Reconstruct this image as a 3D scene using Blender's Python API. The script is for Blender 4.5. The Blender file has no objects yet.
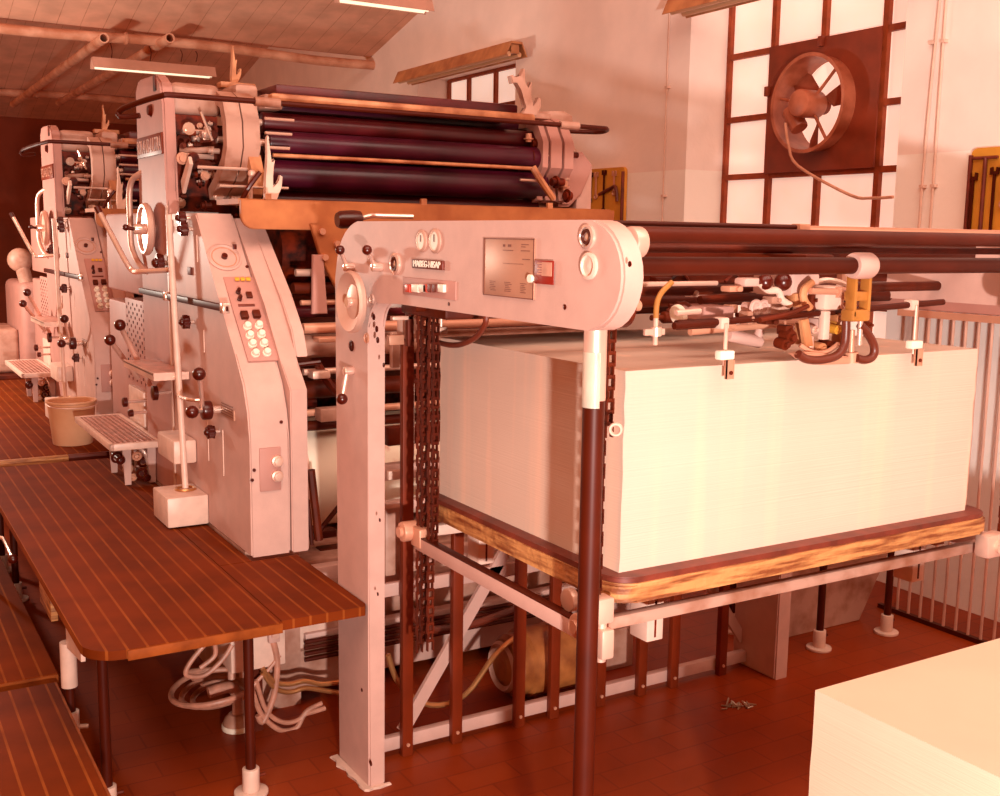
import bpy, bmesh, math, random
from mathutils import Vector, Matrix
random.seed(7)
PI = math.pi
COL = bpy.context.scene.collection
V3 = Vector
# ------------------------------------------------------------------ camera
FPX, PITCH, ROLL, YAW, EYE = 1092.0, .1477, .0145, .542, 1.7
def _tm(v):
    c, s = math.cos(YAW), math.sin(YAW)
    return V3((v[0]*c+v[1]*s, -v[0]*s+v[1]*c, v[2]))
_F = V3((0, math.cos(PITCH), -math.sin(PITCH))); _R = V3((1, 0, 0)); _U = _R.cross(_F)
_c, _s = math.cos(ROLL), math.sin(ROLL)
CR, CU, CF = _tm(_c*_R+_s*_U), _tm(-_s*_R+_c*_U), _tm(_F)
CO = V3((0, 0, EYE))
def at(px, py, ax, val):
    d = CR*((px-500)/FPX)+CU*((398-py)/FPX)+CF
    i = 'xyz'.index(ax)
    return CO+d*((val-CO[i])/d[i])
cam = bpy.data.objects.new('camera', bpy.data.cameras.new('camera')); COL.objects.link(cam)
m3 = Matrix((CR, CU, -CF)).transposed()
cam.matrix_world = Matrix.Translation(CO) @ m3.to_4x4()
cam.data.sensor_width = 36; cam.data.lens = FPX/1000*36; cam.data.clip_start = .05; cam.data.clip_end = 100
bpy.context.scene.camera = cam

# ------------------------------------------------------------------ materials
def lin(c):
    return tuple(((x/255)/12.92 if x/255 <= .04045 else ((x/255+.055)/1.055)**2.4) for x in c)
def mat(name, rgb, rough=.5, metal=0, var=.08, scale=6, spec=.5, bump=0, bscale=60, rgb2=None, lo=.35, hi=.65, detail=4):
    m = bpy.data.materials.new(name); m.use_nodes = True
    nt = m.node_tree; b = nt.nodes['Principled BSDF']
    b.inputs['Roughness'].default_value = rough; b.inputs['Metallic'].default_value = metal
    b.inputs['Specular IOR Level'].default_value = spec
    tc = nt.nodes.new('ShaderNodeTexCoord'); nz = nt.nodes.new('ShaderNodeTexNoise')
    nz.inputs['Scale'].default_value = scale; nz.inputs['Detail'].default_value = detail
    nt.links.new(tc.outputs['Object'], nz.inputs['Vector'])
    rp = nt.nodes.new('ShaderNodeValToRGB')
    a = lin(rgb); c2 = lin(rgb2) if rgb2 else tuple(x*(1-var*3) for x in a)
    rp.color_ramp.elements[0].position = lo; rp.color_ramp.elements[1].position = hi
    rp.color_ramp.elements[0].color = (*c2, 1); rp.color_ramp.elements[1].color = (*a, 1)
    nt.links.new(nz.outputs['Fac'], rp.inputs['Fac']); nt.links.new(rp.outputs['Color'], b.inputs['Base Color'])
    if bump:
        n2 = nt.nodes.new('ShaderNodeTexNoise'); n2.inputs['Scale'].default_value = bscale
        nt.links.new(tc.outputs['Object'], n2.inputs['Vector'])
        bp = nt.nodes.new('ShaderNodeBump'); bp.inputs['Strength'].default_value = bump; bp.inputs['Distance'].default_value = .01
        nt.links.new(n2.outputs['Fac'], bp.inputs['Height']); nt.links.new(bp.outputs['Normal'], b.inputs['Normal'])
    return m
def striped(name, rgb, rgb2, axis, pitch, width, rough=.5, seam=None, noise=.25, bump=.3):
    """boards with a thin line of another colour every <pitch> metres along <axis>"""
    m = mat(name, rgb, rough, var=noise, scale=5)
    nt = m.node_tree; b = nt.nodes['Principled BSDF']; rp = [n for n in nt.nodes if n.type == 'VALTORGB'][0]
    tc = [n for n in nt.nodes if n.type == 'TEX_COORD'][0]
    sp = nt.nodes.new('ShaderNodeSeparateXYZ'); nt.links.new(tc.outputs['Object'], sp.inputs[0])
    d = nt.nodes.new('ShaderNodeMath'); d.operation = 'DIVIDE'; d.inputs[1].default_value = pitch
    nt.links.new(sp.outputs['XYZ'.index(axis)], d.inputs[0])
    fr = nt.nodes.new('ShaderNodeMath'); fr.operation = 'FRACT'; nt.links.new(d.outputs[0], fr.inputs[0])
    lt = nt.nodes.new('ShaderNodeMath'); lt.operation = 'LESS_THAN'; lt.inputs[1].default_value = width/pitch
    nt.links.new(fr.outputs[0], lt.inputs[0])
    nz = nt.nodes.new('ShaderNodeTexNoise'); nz.inputs['Scale'].default_value = 9
    nt.links.new(tc.outputs['Object'], nz.inputs['Vector'])
    mu = nt.nodes.new('ShaderNodeMath'); mu.operation = 'MULTIPLY'; nt.links.new(lt.outputs[0], mu.inputs[0]); nt.links.new(nz.outputs['Fac'], mu.inputs[1])
    mx = nt.nodes.new('ShaderNodeMix'); mx.data_type = 'RGBA'; nt.links.new(mu.outputs[0], mx.inputs[0])
    nt.links.new(rp.outputs['Color'], mx.inputs[6]); mx.inputs[7].default_value = (*lin(rgb2), 1)
    nt.links.new(mx.outputs[2], b.inputs['Base Color']); b.inputs['Specular IOR Level'].default_value = .08
    bp = nt.nodes.new('ShaderNodeBump'); bp.inputs['Strength'].default_value = bump; bp.inputs['Distance'].default_value = .003
    bp.invert = True
    nt.links.new(lt.outputs[0], bp.inputs['Height']); nt.links.new(bp.outputs['Normal'], b.inputs['Normal'])
    return m
def emit(name, rgb, s, rgb2=None, scale=1.5):
    m = mat(name, rgb, .4, rgb2=rgb2, scale=scale, lo=.3, hi=.7)
    nt = m.node_tree; b = nt.nodes['Principled BSDF']; rp = [n for n in nt.nodes if n.type == 'VALTORGB'][0]
    nt.links.new(rp.outputs['Color'], b.inputs['Emission Color']); b.inputs['Emission Strength'].default_value = s
    return m
K = {}
K['enamel'] = mat('pinkish_enamel', (206, 160, 147), .5, var=.03, scale=14, bump=.05, bscale=200)
K['enamel_side'] = mat('shaded_rose_enamel', (190, 134, 122), .55, var=.03, scale=9, spec=.35)  # darker copy of the enamel, side-face shade put into its colour
K['enamel_pale'] = mat('pale_enamel', (232, 192, 174), .4, var=.05, scale=20)
K['enamel_worn'] = mat('worn_enamel', (190, 142, 124), .5, rgb2=(150, 92, 68), scale=9, lo=.3, hi=.55)
K['iron'] = mat('dark_iron', (104, 32, 8), .5, metal=.1, var=.15, scale=12, spec=.25)
K['steel_brown'] = mat('brown_steel', (78, 20, 4), .45, metal=.05, var=.08, scale=8, spec=.2)
K['steel'] = mat('bright_steel', (236, 188, 168), .4, metal=.4, var=.08)
K['steel_dull'] = mat('dull_steel', (210, 146, 118), .42, metal=.2, var=.04, scale=8)
K['chrome'] = mat('chrome', (248, 214, 198), .16, metal=.65, var=.02)
K['black'] = mat('black_plastic', (80, 14, 3), .28, var=.1)
K['dark'] = mat('oily_dark', (124, 36, 8), .55, var=.3, scale=20, spec=.2)
K['roller'] = mat('ink_roller', (92, 16, 22), .34, var=.2, scale=5, spec=.35)
K['roller2'] = mat('blue_black_roller', (78, 14, 36), .3, var=.2, scale=4, spec=.35)
K['tan'] = mat('tan_bar', (206, 138, 96), .5, rgb2=(150, 80, 42), scale=10)
K['boardtan'] = mat('tan_guard_board', (190, 112, 60), .6, rgb2=(160, 84, 38), scale=7)
K['gold'] = mat('golden_wood', (196, 132, 78), .6, rgb2=(124, 60, 24), scale=14, lo=.36, hi=.6, bump=.5, bscale=40)
K['redwood'] = mat('dark_red_wood', (122, 46, 30), .5, var=.15, scale=15)
K['yellow'] = mat('ochre_metal', (222, 150, 50), .5, var=.06, scale=8)
K['motor'] = mat('ochre_motor', (176, 104, 52), .45, rgb2=(120, 56, 22), scale=10)
K['hose'] = mat('brown_rubber_hose', (110, 42, 24), .4, var=.1)
K['cable'] = mat('pale_cable', (206, 140, 116), .45, var=.1, scale=30)
K['brass'] = mat('brass', (214, 150, 96), .3, metal=.7, var=.1)
K['white'] = mat('white_plastic', (246, 228, 208), .4, var=.03)
K['red'] = mat('red_plastic', (196, 60, 40), .35, var=.05)
K['label_red'] = mat('label_red', (150, 34, 22), .4, var=.03)
K['ochre'] = mat('ochre_bracket', (186, 116, 48), .5, var=.1, scale=20)
K['lamp_body'] = mat('fixture_enamel', (214, 160, 140), .45, var=.05)
K['lamp_tan'] = mat('yellowed_fixture', (206, 140, 92), .5, rgb2=(170, 104, 66), scale=8)
K['tube_off'] = mat('unlit_tube', (226, 172, 132), .3, var=.03)
K['tube_lit'] = emit('lit_tube', (255, 236, 200), 1.3)
K['pipe'] = mat('painted_pipe', (234, 178, 150), .5, rgb2=(196, 128, 98), scale=6)
K['pane'] = emit('frosted_pane', (255, 232, 214), .62, (244, 206, 186))
K['pane_dim'] = emit('dim_pane', (150, 80, 70), .16)
K['muntin'] = mat('brown_muntin', (160, 70, 36), .5, var=.1, scale=20, spec=.25)
K['rust'] = mat('rusty_sheet', (142, 54, 26), .55, rgb2=(118, 42, 16), scale=6)
K['rust2'] = mat('fan_brown', (190, 106, 76), .4, rgb2=(160, 80, 52), scale=10)
K['rail_dark'] = mat('dark_guard_bar', (128, 44, 16), .45, metal=.1, var=.1, spec=.25)
K['platform'] = striped('slatted_platform', (120, 46, 8), (164, 86, 34), 'X', .052, .007, .7, noise=.1)
K['platform_edge'] = mat('platform_edge', (150, 74, 28), .6, rgb2=(120, 54, 18), scale=14, spec=.1)
K['grate'] = mat('grate_steel', (216, 160, 144), .45, metal=.2, var=.1, scale=30)
K['bucket'] = mat('cream_bucket', (226, 170, 132), .45, rgb2=(206, 146, 106), scale=4)
K['foil'] = mat('crumpled_foil', (190, 170, 150), .3, metal=.6, var=.1)
K['tape'] = mat('yellow_tape', (226, 160, 40), .5, var=.03)
K['paper_print'] = mat('printed_paper', (244, 222, 198), .6, rgb2=(214, 150, 130), scale=7, lo=.28, hi=.36)
K['diagram'] = mat('etched_plate', (206, 150, 124), .42, metal=.4, var=.08, scale=5)
K['ink_line'] = mat('engraved_line', (124, 62, 44), .5)
def gold_grain():
    nt = K['gold'].node_tree; nz = [n for n in nt.nodes if n.type == 'TEX_NOISE'][0]; tc = [n for n in nt.nodes if n.type == 'TEX_COORD'][0]
    mp = nt.nodes.new('ShaderNodeMapping'); mp.inputs['Scale'].default_value = (.5, .5, 6); nt.links.new(tc.outputs['Object'], mp.inputs[0]); nt.links.new(mp.outputs[0], nz.inputs['Vector'])
gold_grain()
# floor: dark red quarry tiles
def floor_mat():
    m = mat('quarry_tiles', (146, 52, 12), .42, var=.2, scale=3, spec=.2)
    nt = m.node_tree; b = nt.nodes['Principled BSDF']; rp = [n for n in nt.nodes if n.type == 'VALTORGB'][0]
    tc = [n for n in nt.nodes if n.type == 'TEX_COORD'][0]
    br = nt.nodes.new('ShaderNodeTexBrick'); br.inputs['Scale'].default_value = 1
    br.inputs['Brick Width'].default_value = .22; br.inputs['Row Height'].default_value = .11; br.inputs['Mortar Size'].default_value = .0035
    br.inputs['Color1'].default_value = (*lin((146, 50, 12)), 1); br.inputs['Color2'].default_value = (*lin((160, 60, 16)), 1)
    br.inputs['Mortar'].default_value = (*lin((128, 40, 8)), 1)
    nt.links.new(tc.outputs['Object'], br.inputs['Vector'])
    mx = nt.nodes.new('ShaderNodeMix'); mx.data_type = 'RGBA'; mx.blend_type = 'MIX'; mx.inputs[0].default_value = .4
    nt.links.new(br.outputs['Color'], mx.inputs[6]); nt.links.new(rp.outputs['Color'], mx.inputs[7])
    nt.links.new(mx.outputs[2], b.inputs['Base Color'])
    return m
K['floor'] = floor_mat()
def wall_mat():
    m = mat('limewashed_wall', (255, 232, 222), .8, var=.03, scale=3, bump=.15, bscale=25)
    nt = m.node_tree; b = nt.nodes['Principled BSDF']; rp = [n for n in nt.nodes if n.type == 'VALTORGB'][0]
    tc = [n for n in nt.nodes if n.type == 'TEX_COORD'][0]
    sp = nt.nodes.new('ShaderNodeSeparateXYZ'); nt.links.new(tc.outputs['Object'], sp.inputs[0])
    lt = nt.nodes.new('ShaderNodeMath'); lt.operation = 'LESS_THAN'; lt.inputs[1].default_value = 2.11
    nt.links.new(sp.outputs[2], lt.inputs[0])
    mx = nt.nodes.new('ShaderNodeMix'); mx.data_type = 'RGBA'; nt.links.new(lt.outputs[0], mx.inputs[0])
    nt.links.new(rp.outputs['Color'], mx.inputs[6]); mx.inputs[7].default_value = (*lin((255, 243, 234)), 1)
    nt.links.new(mx.outputs[2], b.inputs['Base Color']); return m
K['wall'] = wall_mat()
K['ceiling'] = striped('boarded_ceiling', (240, 184, 156), (170, 106, 80), 'X', .18, .006, .8, noise=.06, bump=.1)
K['backwall'] = mat('dark_back_wall', (150, 70, 44), .8, var=.1, scale=2)
def paper_mat(name, a, streak):
    m = mat(name, a, .7, var=.02, scale=3)
    nt = m.node_tree; b = nt.nodes['Principled BSDF']; tc = [n for n in nt.nodes if n.type == 'TEX_COORD'][0]
    rp = [n for n in nt.nodes if n.type == 'VALTORGB'][0]
    mp = nt.nodes.new('ShaderNodeMapping'); mp.inputs['Scale'].default_value = (1.5, 1.5, 260)
    nt.links.new(tc.outputs['Object'], mp.inputs['Vector'])
    nz = nt.nodes.new('ShaderNodeTexNoise'); nz.inputs['Scale'].default_value = 1; nt.links.new(mp.outputs[0], nz.inputs['Vector'])
    bp = nt.nodes.new('ShaderNodeBump'); bp.inputs['Strength'].default_value = .25; bp.inputs['Distance'].default_value = .004
    nt.links.new(nz.outputs['Fac'], bp.inputs['Height']); nt.links.new(bp.outputs['Normal'], b.inputs['Normal'])
    m2 = nt.nodes.new('ShaderNodeMapping'); m2.inputs['Scale'].default_value = (14, 14, .6)
    nt.links.new(tc.outputs['Object'], m2.inputs['Vector'])
    n2 = nt.nodes.new('ShaderNodeTexNoise'); n2.inputs['Scale'].default_value = 1; nt.links.new(m2.outputs[0], n2.inputs['Vector'])
    r2 = nt.nodes.new('ShaderNodeMapRange'); r2.inputs[1].default_value = .55; r2.inputs[2].default_value = .75; r2.inputs[4].default_value = streak
    nt.links.new(n2.outputs['Fac'], r2.inputs[0])
    mx = nt.nodes.new('ShaderNodeMix'); mx.data_type = 'RGBA'; nt.links.new(r2.outputs[0], mx.inputs[0])
    nt.links.new(rp.outputs['Color'], mx.inputs[6]); mx.inputs[7].default_value = (*lin((236, 186, 160)), 1)
    nt.links.new(mx.outputs[2], b.inputs['Base Color']); return m
K['paper'] = paper_mat('paper_edges', (212, 178, 160), .7)
K['paper2'] = paper_mat('paper_edges_cream', (210, 182, 158), .12)

# ------------------------------------------------------------------ mesh builder (world coordinates)
class MB:
    def __init__(s): s.bm = bmesh.new()
    def _xf(s, verts, M):
        bmesh.ops.transform(s.bm, matrix=M, verts=verts)
    def _bev(s, verts, w, seg=2):
        if w <= 0: return
        es = set()
        for v in verts:
            for e in v.link_edges: es.add(e)
        es = [e for e in es if len(e.link_faces) == 2 and e.calc_face_angle(0) > .6]
        bmesh.ops.bevel(s.bm, geom=es, offset=w, segments=seg, affect='EDGES', profile=.5, clamp_overlap=True)
    def box(s, a, b, bev=.0, seg=2, rot=None):
        a, b = V3(a), V3(b); c = (a+b)/2; d = b-a
        r = bmesh.ops.create_cube(s.bm, size=1)['verts']
        M = Matrix.Translation(c)
        if rot: M = M @ Matrix.Rotation(rot[1], 4, rot[0])
        M = M @ Matrix.Diagonal((abs(d.x), abs(d.y), abs(d.z), 1))
        s._xf(r, M); s._bev(r, bev, seg); return s
    def cyl(s, p, q, r, r2=None, n=20, bev=0):
        p, q = V3(p), V3(q); d = q-p
        v = bmesh.ops.create_cone(s.bm, cap_ends=True, segments=n, radius1=r, radius2=r if r2 is None else r2, depth=d.length)['verts']
        M = Matrix.Translation((p+q)/2) @ d.to_track_quat('Z', 'Y').to_matrix().to_4x4()
        s._xf(v, M)
        if bev: s._bev(v, bev, 2)
        return s
    def ball(s, c, r, sc=(1, 1, 1), n=16):
        v = bmesh.ops.create_uvsphere(s.bm, u_segments=n, v_segments=n//2+2, radius=r)['verts']
        s._xf(v, Matrix.Translation(c) @ Matrix.Diagonal((*sc, 1))); return s
    def lathe(s, c, axis, prof, n=28):
        """prof: (radius, distance along axis)"""
        c = V3(c); q = V3(axis).normalized().to_track_quat('Z', 'Y').to_matrix().to_4x4(); M = Matrix.Translation(c) @ q
        rings = []
        for r, h in prof:
            if r < 1e-5: rings.append([s.bm.verts.new(M @ V3((0, 0, h)))])
            else: rings.append([s.bm.verts.new(M @ V3((r*math.cos(2*PI*k/n), r*math.sin(2*PI*k/n), h))) for k in range(n)])
        for A, B in zip(rings, rings[1:]):
            for k in range(n):
                a = A[k % len(A)]; b = A[(k+1) % len(A)]; c2 = B[(k+1) % len(B)]; d = B[k % len(B)]
                f = []
                for v in (a, b, c2, d):
                    if v not in f: f.append(v)
                if len(f) > 2: s.bm.faces.new(f)
        return s
    def torus(s, c, axis, R, r, n=32, k=8):
        return s.lathe(c, axis, [(R+r*math.cos(2*PI*j/k), r*math.sin(2*PI*j/k)) for j in range(k+1)], n)
    def prism(s, poly, axis, a0, a1, bev=0, seg=2):
        def P(u, v, w):
            return {'x': (w, u, v), 'y': (u, w, v), 'z': (u, v, w)}[axis]
        A = [s.bm.verts.new(P(u, v, a0)) for u, v in poly]; B = [s.bm.verts.new(P(u, v, a1)) for u, v in poly]
        n = len(poly); s.bm.faces.new(A); s.bm.faces.new(B[::-1])
        for i in range(n): s.bm.faces.new((A[i], B[i], B[(i+1) % n], A[(i+1) % n]))
        if bev:
            es = [e for e in set(e for v in A+B for e in v.link_edges)]
            cap = [e for e in es if (e.verts[0] in A) == (e.verts[1] in A)]
            bmesh.ops.bevel(s.bm, geom=cap, offset=bev, segments=seg, affect='EDGES', clamp_overlap=True)
        return s
    def tube(s, pts, r, n=10, smooth=4, closed=False):
        pts = [V3(p) for p in pts]
        if smooth and len(pts) > 2:
            out = []; N = len(pts)
            for i in range(N-1):
                p0 = pts[max(i-1, 0)]; p1 = pts[i]; p2 = pts[i+1]; p3 = pts[min(i+2, N-1)]
                for j in range(smooth):
                    t = j/smooth
                    out.append(.5*((2*p1)+(p2-p0)*t+(2*p0-5*p1+4*p2-p3)*t*t+(3*p1-p0-3*p2+p3)*t**3))
            out.append(pts[-1]); pts = out
        up = V3((0, 0, 1)); rings = []; prev = None
        for i, p in enumerate(pts):
            d = (pts[min(i+1, len(pts)-1)]-pts[max(i-1, 0)]).normalized()
            if prev is None:
                a = d.cross(up if abs(d.z) < .9 else V3((1, 0, 0))).normalized()
            else:
                a = (prev-d*prev.dot(d)).normalized()
            prev = a; b = d.cross(a)
            rings.append([s.bm.verts.new(p+r*(a*math.cos(2*PI*k/n)+b*math.sin(2*PI*k/n))) for k in range(n)])
        for A, B in zip(rings, rings[1:]):
            for k in range(n): s.bm.faces.new((A[k], A[(k+1) % n], B[(k+1) % n], B[k]))
        s.bm.faces.new(rings[0][::-1]); s.bm.faces.new(rings[-1]); return s
    def strip(s, pts, w, t, axis='x'):
        """a flat bar of width w (along axis) and thickness t following pts in the other plane"""
        P = [V3(p) for p in pts]; ax = V3({'x': (1, 0, 0), 'y': (0, 1, 0), 'z': (0, 0, 1)}[axis]); R = []
        for i, p in enumerate(P):
            d = (P[min(i+1, len(P)-1)]-P[max(i-1, 0)]).normalized(); nn = d.cross(ax).normalized()
            R.append([s.bm.verts.new(p+ax*(a*w/2)+nn*(b*t/2)) for a, b in ((-1, -1), (1, -1), (1, 1), (-1, 1))])
        for A, B in zip(R, R[1:]):
            for k in range(4): s.bm.faces.new((A[k], A[(k+1) % 4], B[(k+1) % 4], B[k]))
        s.bm.faces.new(R[0][::-1]); s.bm.faces.new(R[-1]); return s
    def build(s, name, m, parent=None, loc=None, ang=35):
        bm = s.bm; bmesh.ops.recalc_face_normals(bm, faces=bm.faces[:])
        if parent is None:
            if loc is None:
                xs = [v.co for v in bm.verts]
                loc = V3(((min(v.x for v in xs)+max(v.x for v in xs))/2, (min(v.y for v in xs)+max(v.y for v in xs))/2, min(v.z for v in xs)))
            off = V3(loc)
        else: off = V3(parent['_o'])
        for v in bm.verts: v.co -= off
        for f in bm.faces: f.smooth = True
        for e in bm.edges:
            if len(e.link_faces) == 2 and e.calc_face_angle(0) > math.radians(ang): e.smooth = False
        me = bpy.data.meshes.new(name); bm.to_mesh(me); bm.free()
        me.materials.append(K[m] if isinstance(m, str) else m)
        o = bpy.data.objects.new(name, me); COL.objects.link(o)
        o['_o'] = tuple(off)
        if parent is None: o.location = off
        else: o.parent = parent
        return o
def empty(name, loc, label=None, cat=None, group=None):
    o = bpy.data.objects.new(name, None); COL.objects.link(o); o.location = loc; o.empty_display_size = .1
    o['_o'] = tuple(loc)
    tag(o, label, cat, group); return o
def tag(o, label=None, cat=None, group=None, kind=None):
    if label: o['label'] = label
    if cat: o['category'] = cat
    if group: o['group'] = group
    if kind: o['kind'] = kind
    return o
def struct(o): o['kind'] = 'structure'; return o
def copy_tree(o, parent=None):
    c = o.copy(); COL.objects.link(c); c.parent = parent
    for ch in list(o.children):
        if ch is not c: copy_tree(ch, c)
    return c
def text(name, body, size, M, m, parent, depth=.001, sx=1):
    cu = bpy.data.curves.new(name, 'FONT'); cu.body = body; cu.size = size; cu.extrude = depth
    cu.align_x = 'CENTER'; cu.align_y = 'CENTER'
    t = bpy.data.objects.new(name, cu); COL.objects.link(t)
    dg = bpy.context.evaluated_depsgraph_get(); me = bpy.data.meshes.new_from_object(t.evaluated_get(dg))
    bpy.data.objects.remove(t)
    off = V3(parent['_o'])
    me.transform(Matrix.Translation(-off) @ M @ Matrix.Diagonal((sx, 1, 1, 1)))
    me.materials.clear(); me.materials.append(K[m])
    o = bpy.data.objects.new(name, me); COL.objects.link(o); o.parent = parent; o['_o'] = tuple(off); return o
# a frame whose text faces -x (operator side), reading towards -y
def face_x(p): return Matrix.Translation(p) @ Matrix(((0, 0, -1, 0), (-1, 0, 0, 0), (0, 1, 0, 0), (0, 0, 0, 1)))

# ================================================================== SETTING
WX = 4.4; GX = 4.71
struct(MB().box((-4, -3, -.1), (WX+.5, 19.4, 0)).build('floor', 'floor', loc=(0, 0, 0)))
def wall_right():
    m = MB(); zt = 5.0
    op = [(3.63, 5.18), (7.15, 8.77)]; z0, z1 = 1.0, 3.75
    ys = [-3, 3.63, 5.18, 7.15, 8.77, 19.4]
    for i in range(5):
        a, b = ys[i], ys[i+1]
        if (a, b) in op:
            m.box((WX, a, 0), (WX+.5, b, z0)); m.box((WX, a, z1 if a < 5 else 3.05), (WX+.5, b, zt))
        else: m.box((WX, a, 0), (WX+.5, b, zt))
    return struct(m.build('wall_right', 'wall', loc=(0, 0, 0)))
wall_right()
struct(MB().box((-4, 19, 0), (WX, 19.4, 5)).build('wall_back', 'backwall', loc=(0, 0, 0)))
# sawtooth roof: bays whose boarded slopes rise towards the camera
def ceiling():
    m = MB()
    for yv in (9.75, 14.55, 19.35):
        L = 4.75 if yv > 9.8 else 9.5
        m.prism([(yv, 3.34), (yv-L, 3.34+.245*L), (yv-L, 3.44+.245*L), (yv, 3.44)], 'x', -4, WX+.5)
    return struct(m.build('ceiling', 'ceiling', loc=(0, 0, 0)))
ceiling()
def window(name, y0, y1, z0, z1, ycols, zrows, hole=None):
    w = struct(empty(name, (GX, (y0+y1)/2, z0)))
    pm = MB()
    ye = [y0]+ycols+[y1]; ze = [z0]+zrows+[z1]
    for a, b in zip(ye, ye[1:]):
        for c, d in zip(ze, ze[1:]):
            if hole and a >= hole[0]-.01 and b <= hole[1]+.01 and c >= hole[2]-.01 and d <= hole[3]+.01: continue
            pm.box((GX+.01, a, c), (GX+.016, b, d))
    if hole: pm.box((GX+.30, hole[0]-.1, hole[2]-.1), (GX+.306, hole[1]+.1, hole[3]+.1))  # added glowing sheet behind the fan hole, standing in for bright outdoors
    pm.build('pane', 'pane', w)
    f = MB(); t = .017
    for y in ye:
        if hole and hole[0]+.01 < y < hole[1]-.01:
            f.box((GX-.02, y-t, z0), (GX+.02, y+t, hole[2])); f.box((GX-.02, y-t, hole[3]), (GX+.02, y+t, z1))
        else: f.box((GX-.02, y-t, z0), (GX+.02, y+t, z1))
    for z in ze:
        if hole and hole[2]+.01 < z < hole[3]-.01:
            f.box((GX-.018, y0, z-t), (GX+.018, hole[0], z+t)); f.box((GX-.018, hole[1], z-t), (GX+.018, y1, z+t))
        else: f.box((GX-.018, y0, z-t), (GX+.018, y1, z+t))
    f.build('window_frame', 'muntin', w)
    return w
def gz(px, py): return at(px, py, 'x', GX)
yA, yB, yC = gz(769, 178).y, gz(818, 178).y, gz(879, 168).y
zr = [gz(723, 178).z, gz(720, 122).z, gz(722, 60).z]
window('window_1', 3.64, 5.17, 1.0, 3.74, [yC, yB, yA], [1.35, 1.70, zr[0], zr[1], zr[2], zr[2]+.36, zr[2]+.72], hole=(yC, yA, zr[0], zr[2]))
window('window_2', 7.16, 8.76, 1.0, 3.04, [7.5, 7.95, 8.4], [1.35, 1.7, 2.05, 2.4, 2.75])
def window3():
    w = struct(empty('window_3', (1.9, 18.98, 1.1)))
    MB().box((-.6, 18.97, 1.4), (1.36, 18.99, 2.9)).build('pane', 'pane_dim', w)
    f = MB()
    for i in range(9): f.box((-.6+i*.245-.012, 18.93, 1.4), (-.6+i*.245+.012, 18.97, 2.9))
    for i in range(5): f.box((-.6, 18.93, 1.4+i*.375-.012), (1.36, 18.97, 1.4+i*.375+.012))
    f.build('window_frame', 'muntin', w)
window3()

# tie beams at the two valleys, and the two pipes lying across them
def beam(y, z, r, x0, label):
    m = MB(); n = 14; P = []
    for i in range(n+1):
        x = x0+(WX+.02-x0)*i/n
        P.append((x, y+.01*math.sin(i*2.1), z+.016*math.sin(i*1.3)))
    m.tube(P, r, 12, 2)
    for i in (4, 5, 8, 10): 
        p = P[i]; m.cyl((p[0]-.012, p[1], p[2]), (p[0]+.012, p[1], p[2]), r*1.25, n=12)
    tag(m.build('tie_beam', 'pipe'), label, 'beam')
beam(9.7, 3.27, .042, -3.5, 'pale round tie beam under the ceiling, the nearer one, above the hanging fluorescent lamp')
beam(14.5, 3.3, .045, -3.5, 'fainter round tie beam far back, behind the hanging fluorescent lamp')
for px, lab in ((104, 'left of the two open-ended pipes lying across the tie beams'), (170, 'right of the two open-ended pipes lying across the tie beams')):
    p = at(px, 38, 'y', 9.35); x = p.x
    m = MB(); z = 3.37
    z = p.z
    m.lathe((x, 9.35, z), (0, 1, -.005), [(.03, 0), (.04, 0), (.04, 5.3), (.03, 5.3), (.03, 0)], 16)
    tag(m.build('overhead_pipe', 'pipe'), lab, 'pipe', None)

# conduits and box duct on the right wall
for i, (y, lab) in enumerate(((3.46, 'thin conduit running up the wall just right of the fan window'), (3.40, 'second thin conduit beside the fan window, right of the first'), (5.36, 'thin conduit on the wall left of the fan window'))):
    m = MB(); top = 3.9
    if i == 0: m.tube([(WX-.02, y, 1.6), (WX-.02, y, 2.0), (WX-.02, y-.01, 2.4), (WX-.02, y-.03, 3.0), (WX-.02, y-.03, 3.9)], .006, 8)
    else: m.cyl((WX-.02, y, 1.6), (WX-.02, y, top), .006 if i < 2 else .004, n=8)
    for z in (1.95, 2.6): m.box((WX-.028, y-.012, z), (WX, y+.012, z+.014))
    tag(m.build('wall_conduit', 'enamel_pale'), lab, 'pipe')
d = empty('cable_duct', (4.2, 3.0, 1.39), 'long pale box duct along the right wall above the barred guard', 'duct')
MB().box((4.1, 1.9, 1.40), (4.398, 3.62, 1.58), .006).build('duct_body', 'enamel_side', d)
MB().box((4.09, 1.9, 1.575), (4.398, 3.62, 1.60), .004).build('duct_lid', 'enamel', d)
MB().tube([(4.25, 3.6, 1.63), (4.25, 3.5, 1.63), (4.25, 3.38, 1.62), (4.25, 3.30, 1.64), (4.25, 3.27, 1.74)], .014).build('bent_pipe', 'pipe', d)
MB().box((4.22, 3.40, 1.60), (4.28, 3.43, 1.67), .003).build('pipe_clamp', 'brass', d)
fg = empty('barred_guard', (4.08, 3.0, 0), 'upright barred steel guard below the wall duct at far right', 'guard')
MB().box((4.07, 1.95, 1.37), (4.095, 3.3, 1.40)).build('top_rail', 'steel_dull', fg)
MB().box((4.07, 1.95, .0), (4.095, 3.3, .02)).build('bottom_rail', 'steel_brown', fg)
for i in range(20):
    y = 3.20-i*.062
    MB().cyl((4.083, y, .01), (4.083, y, 1.385), .0065, n=8).build('bar', 'steel', fg)

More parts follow.
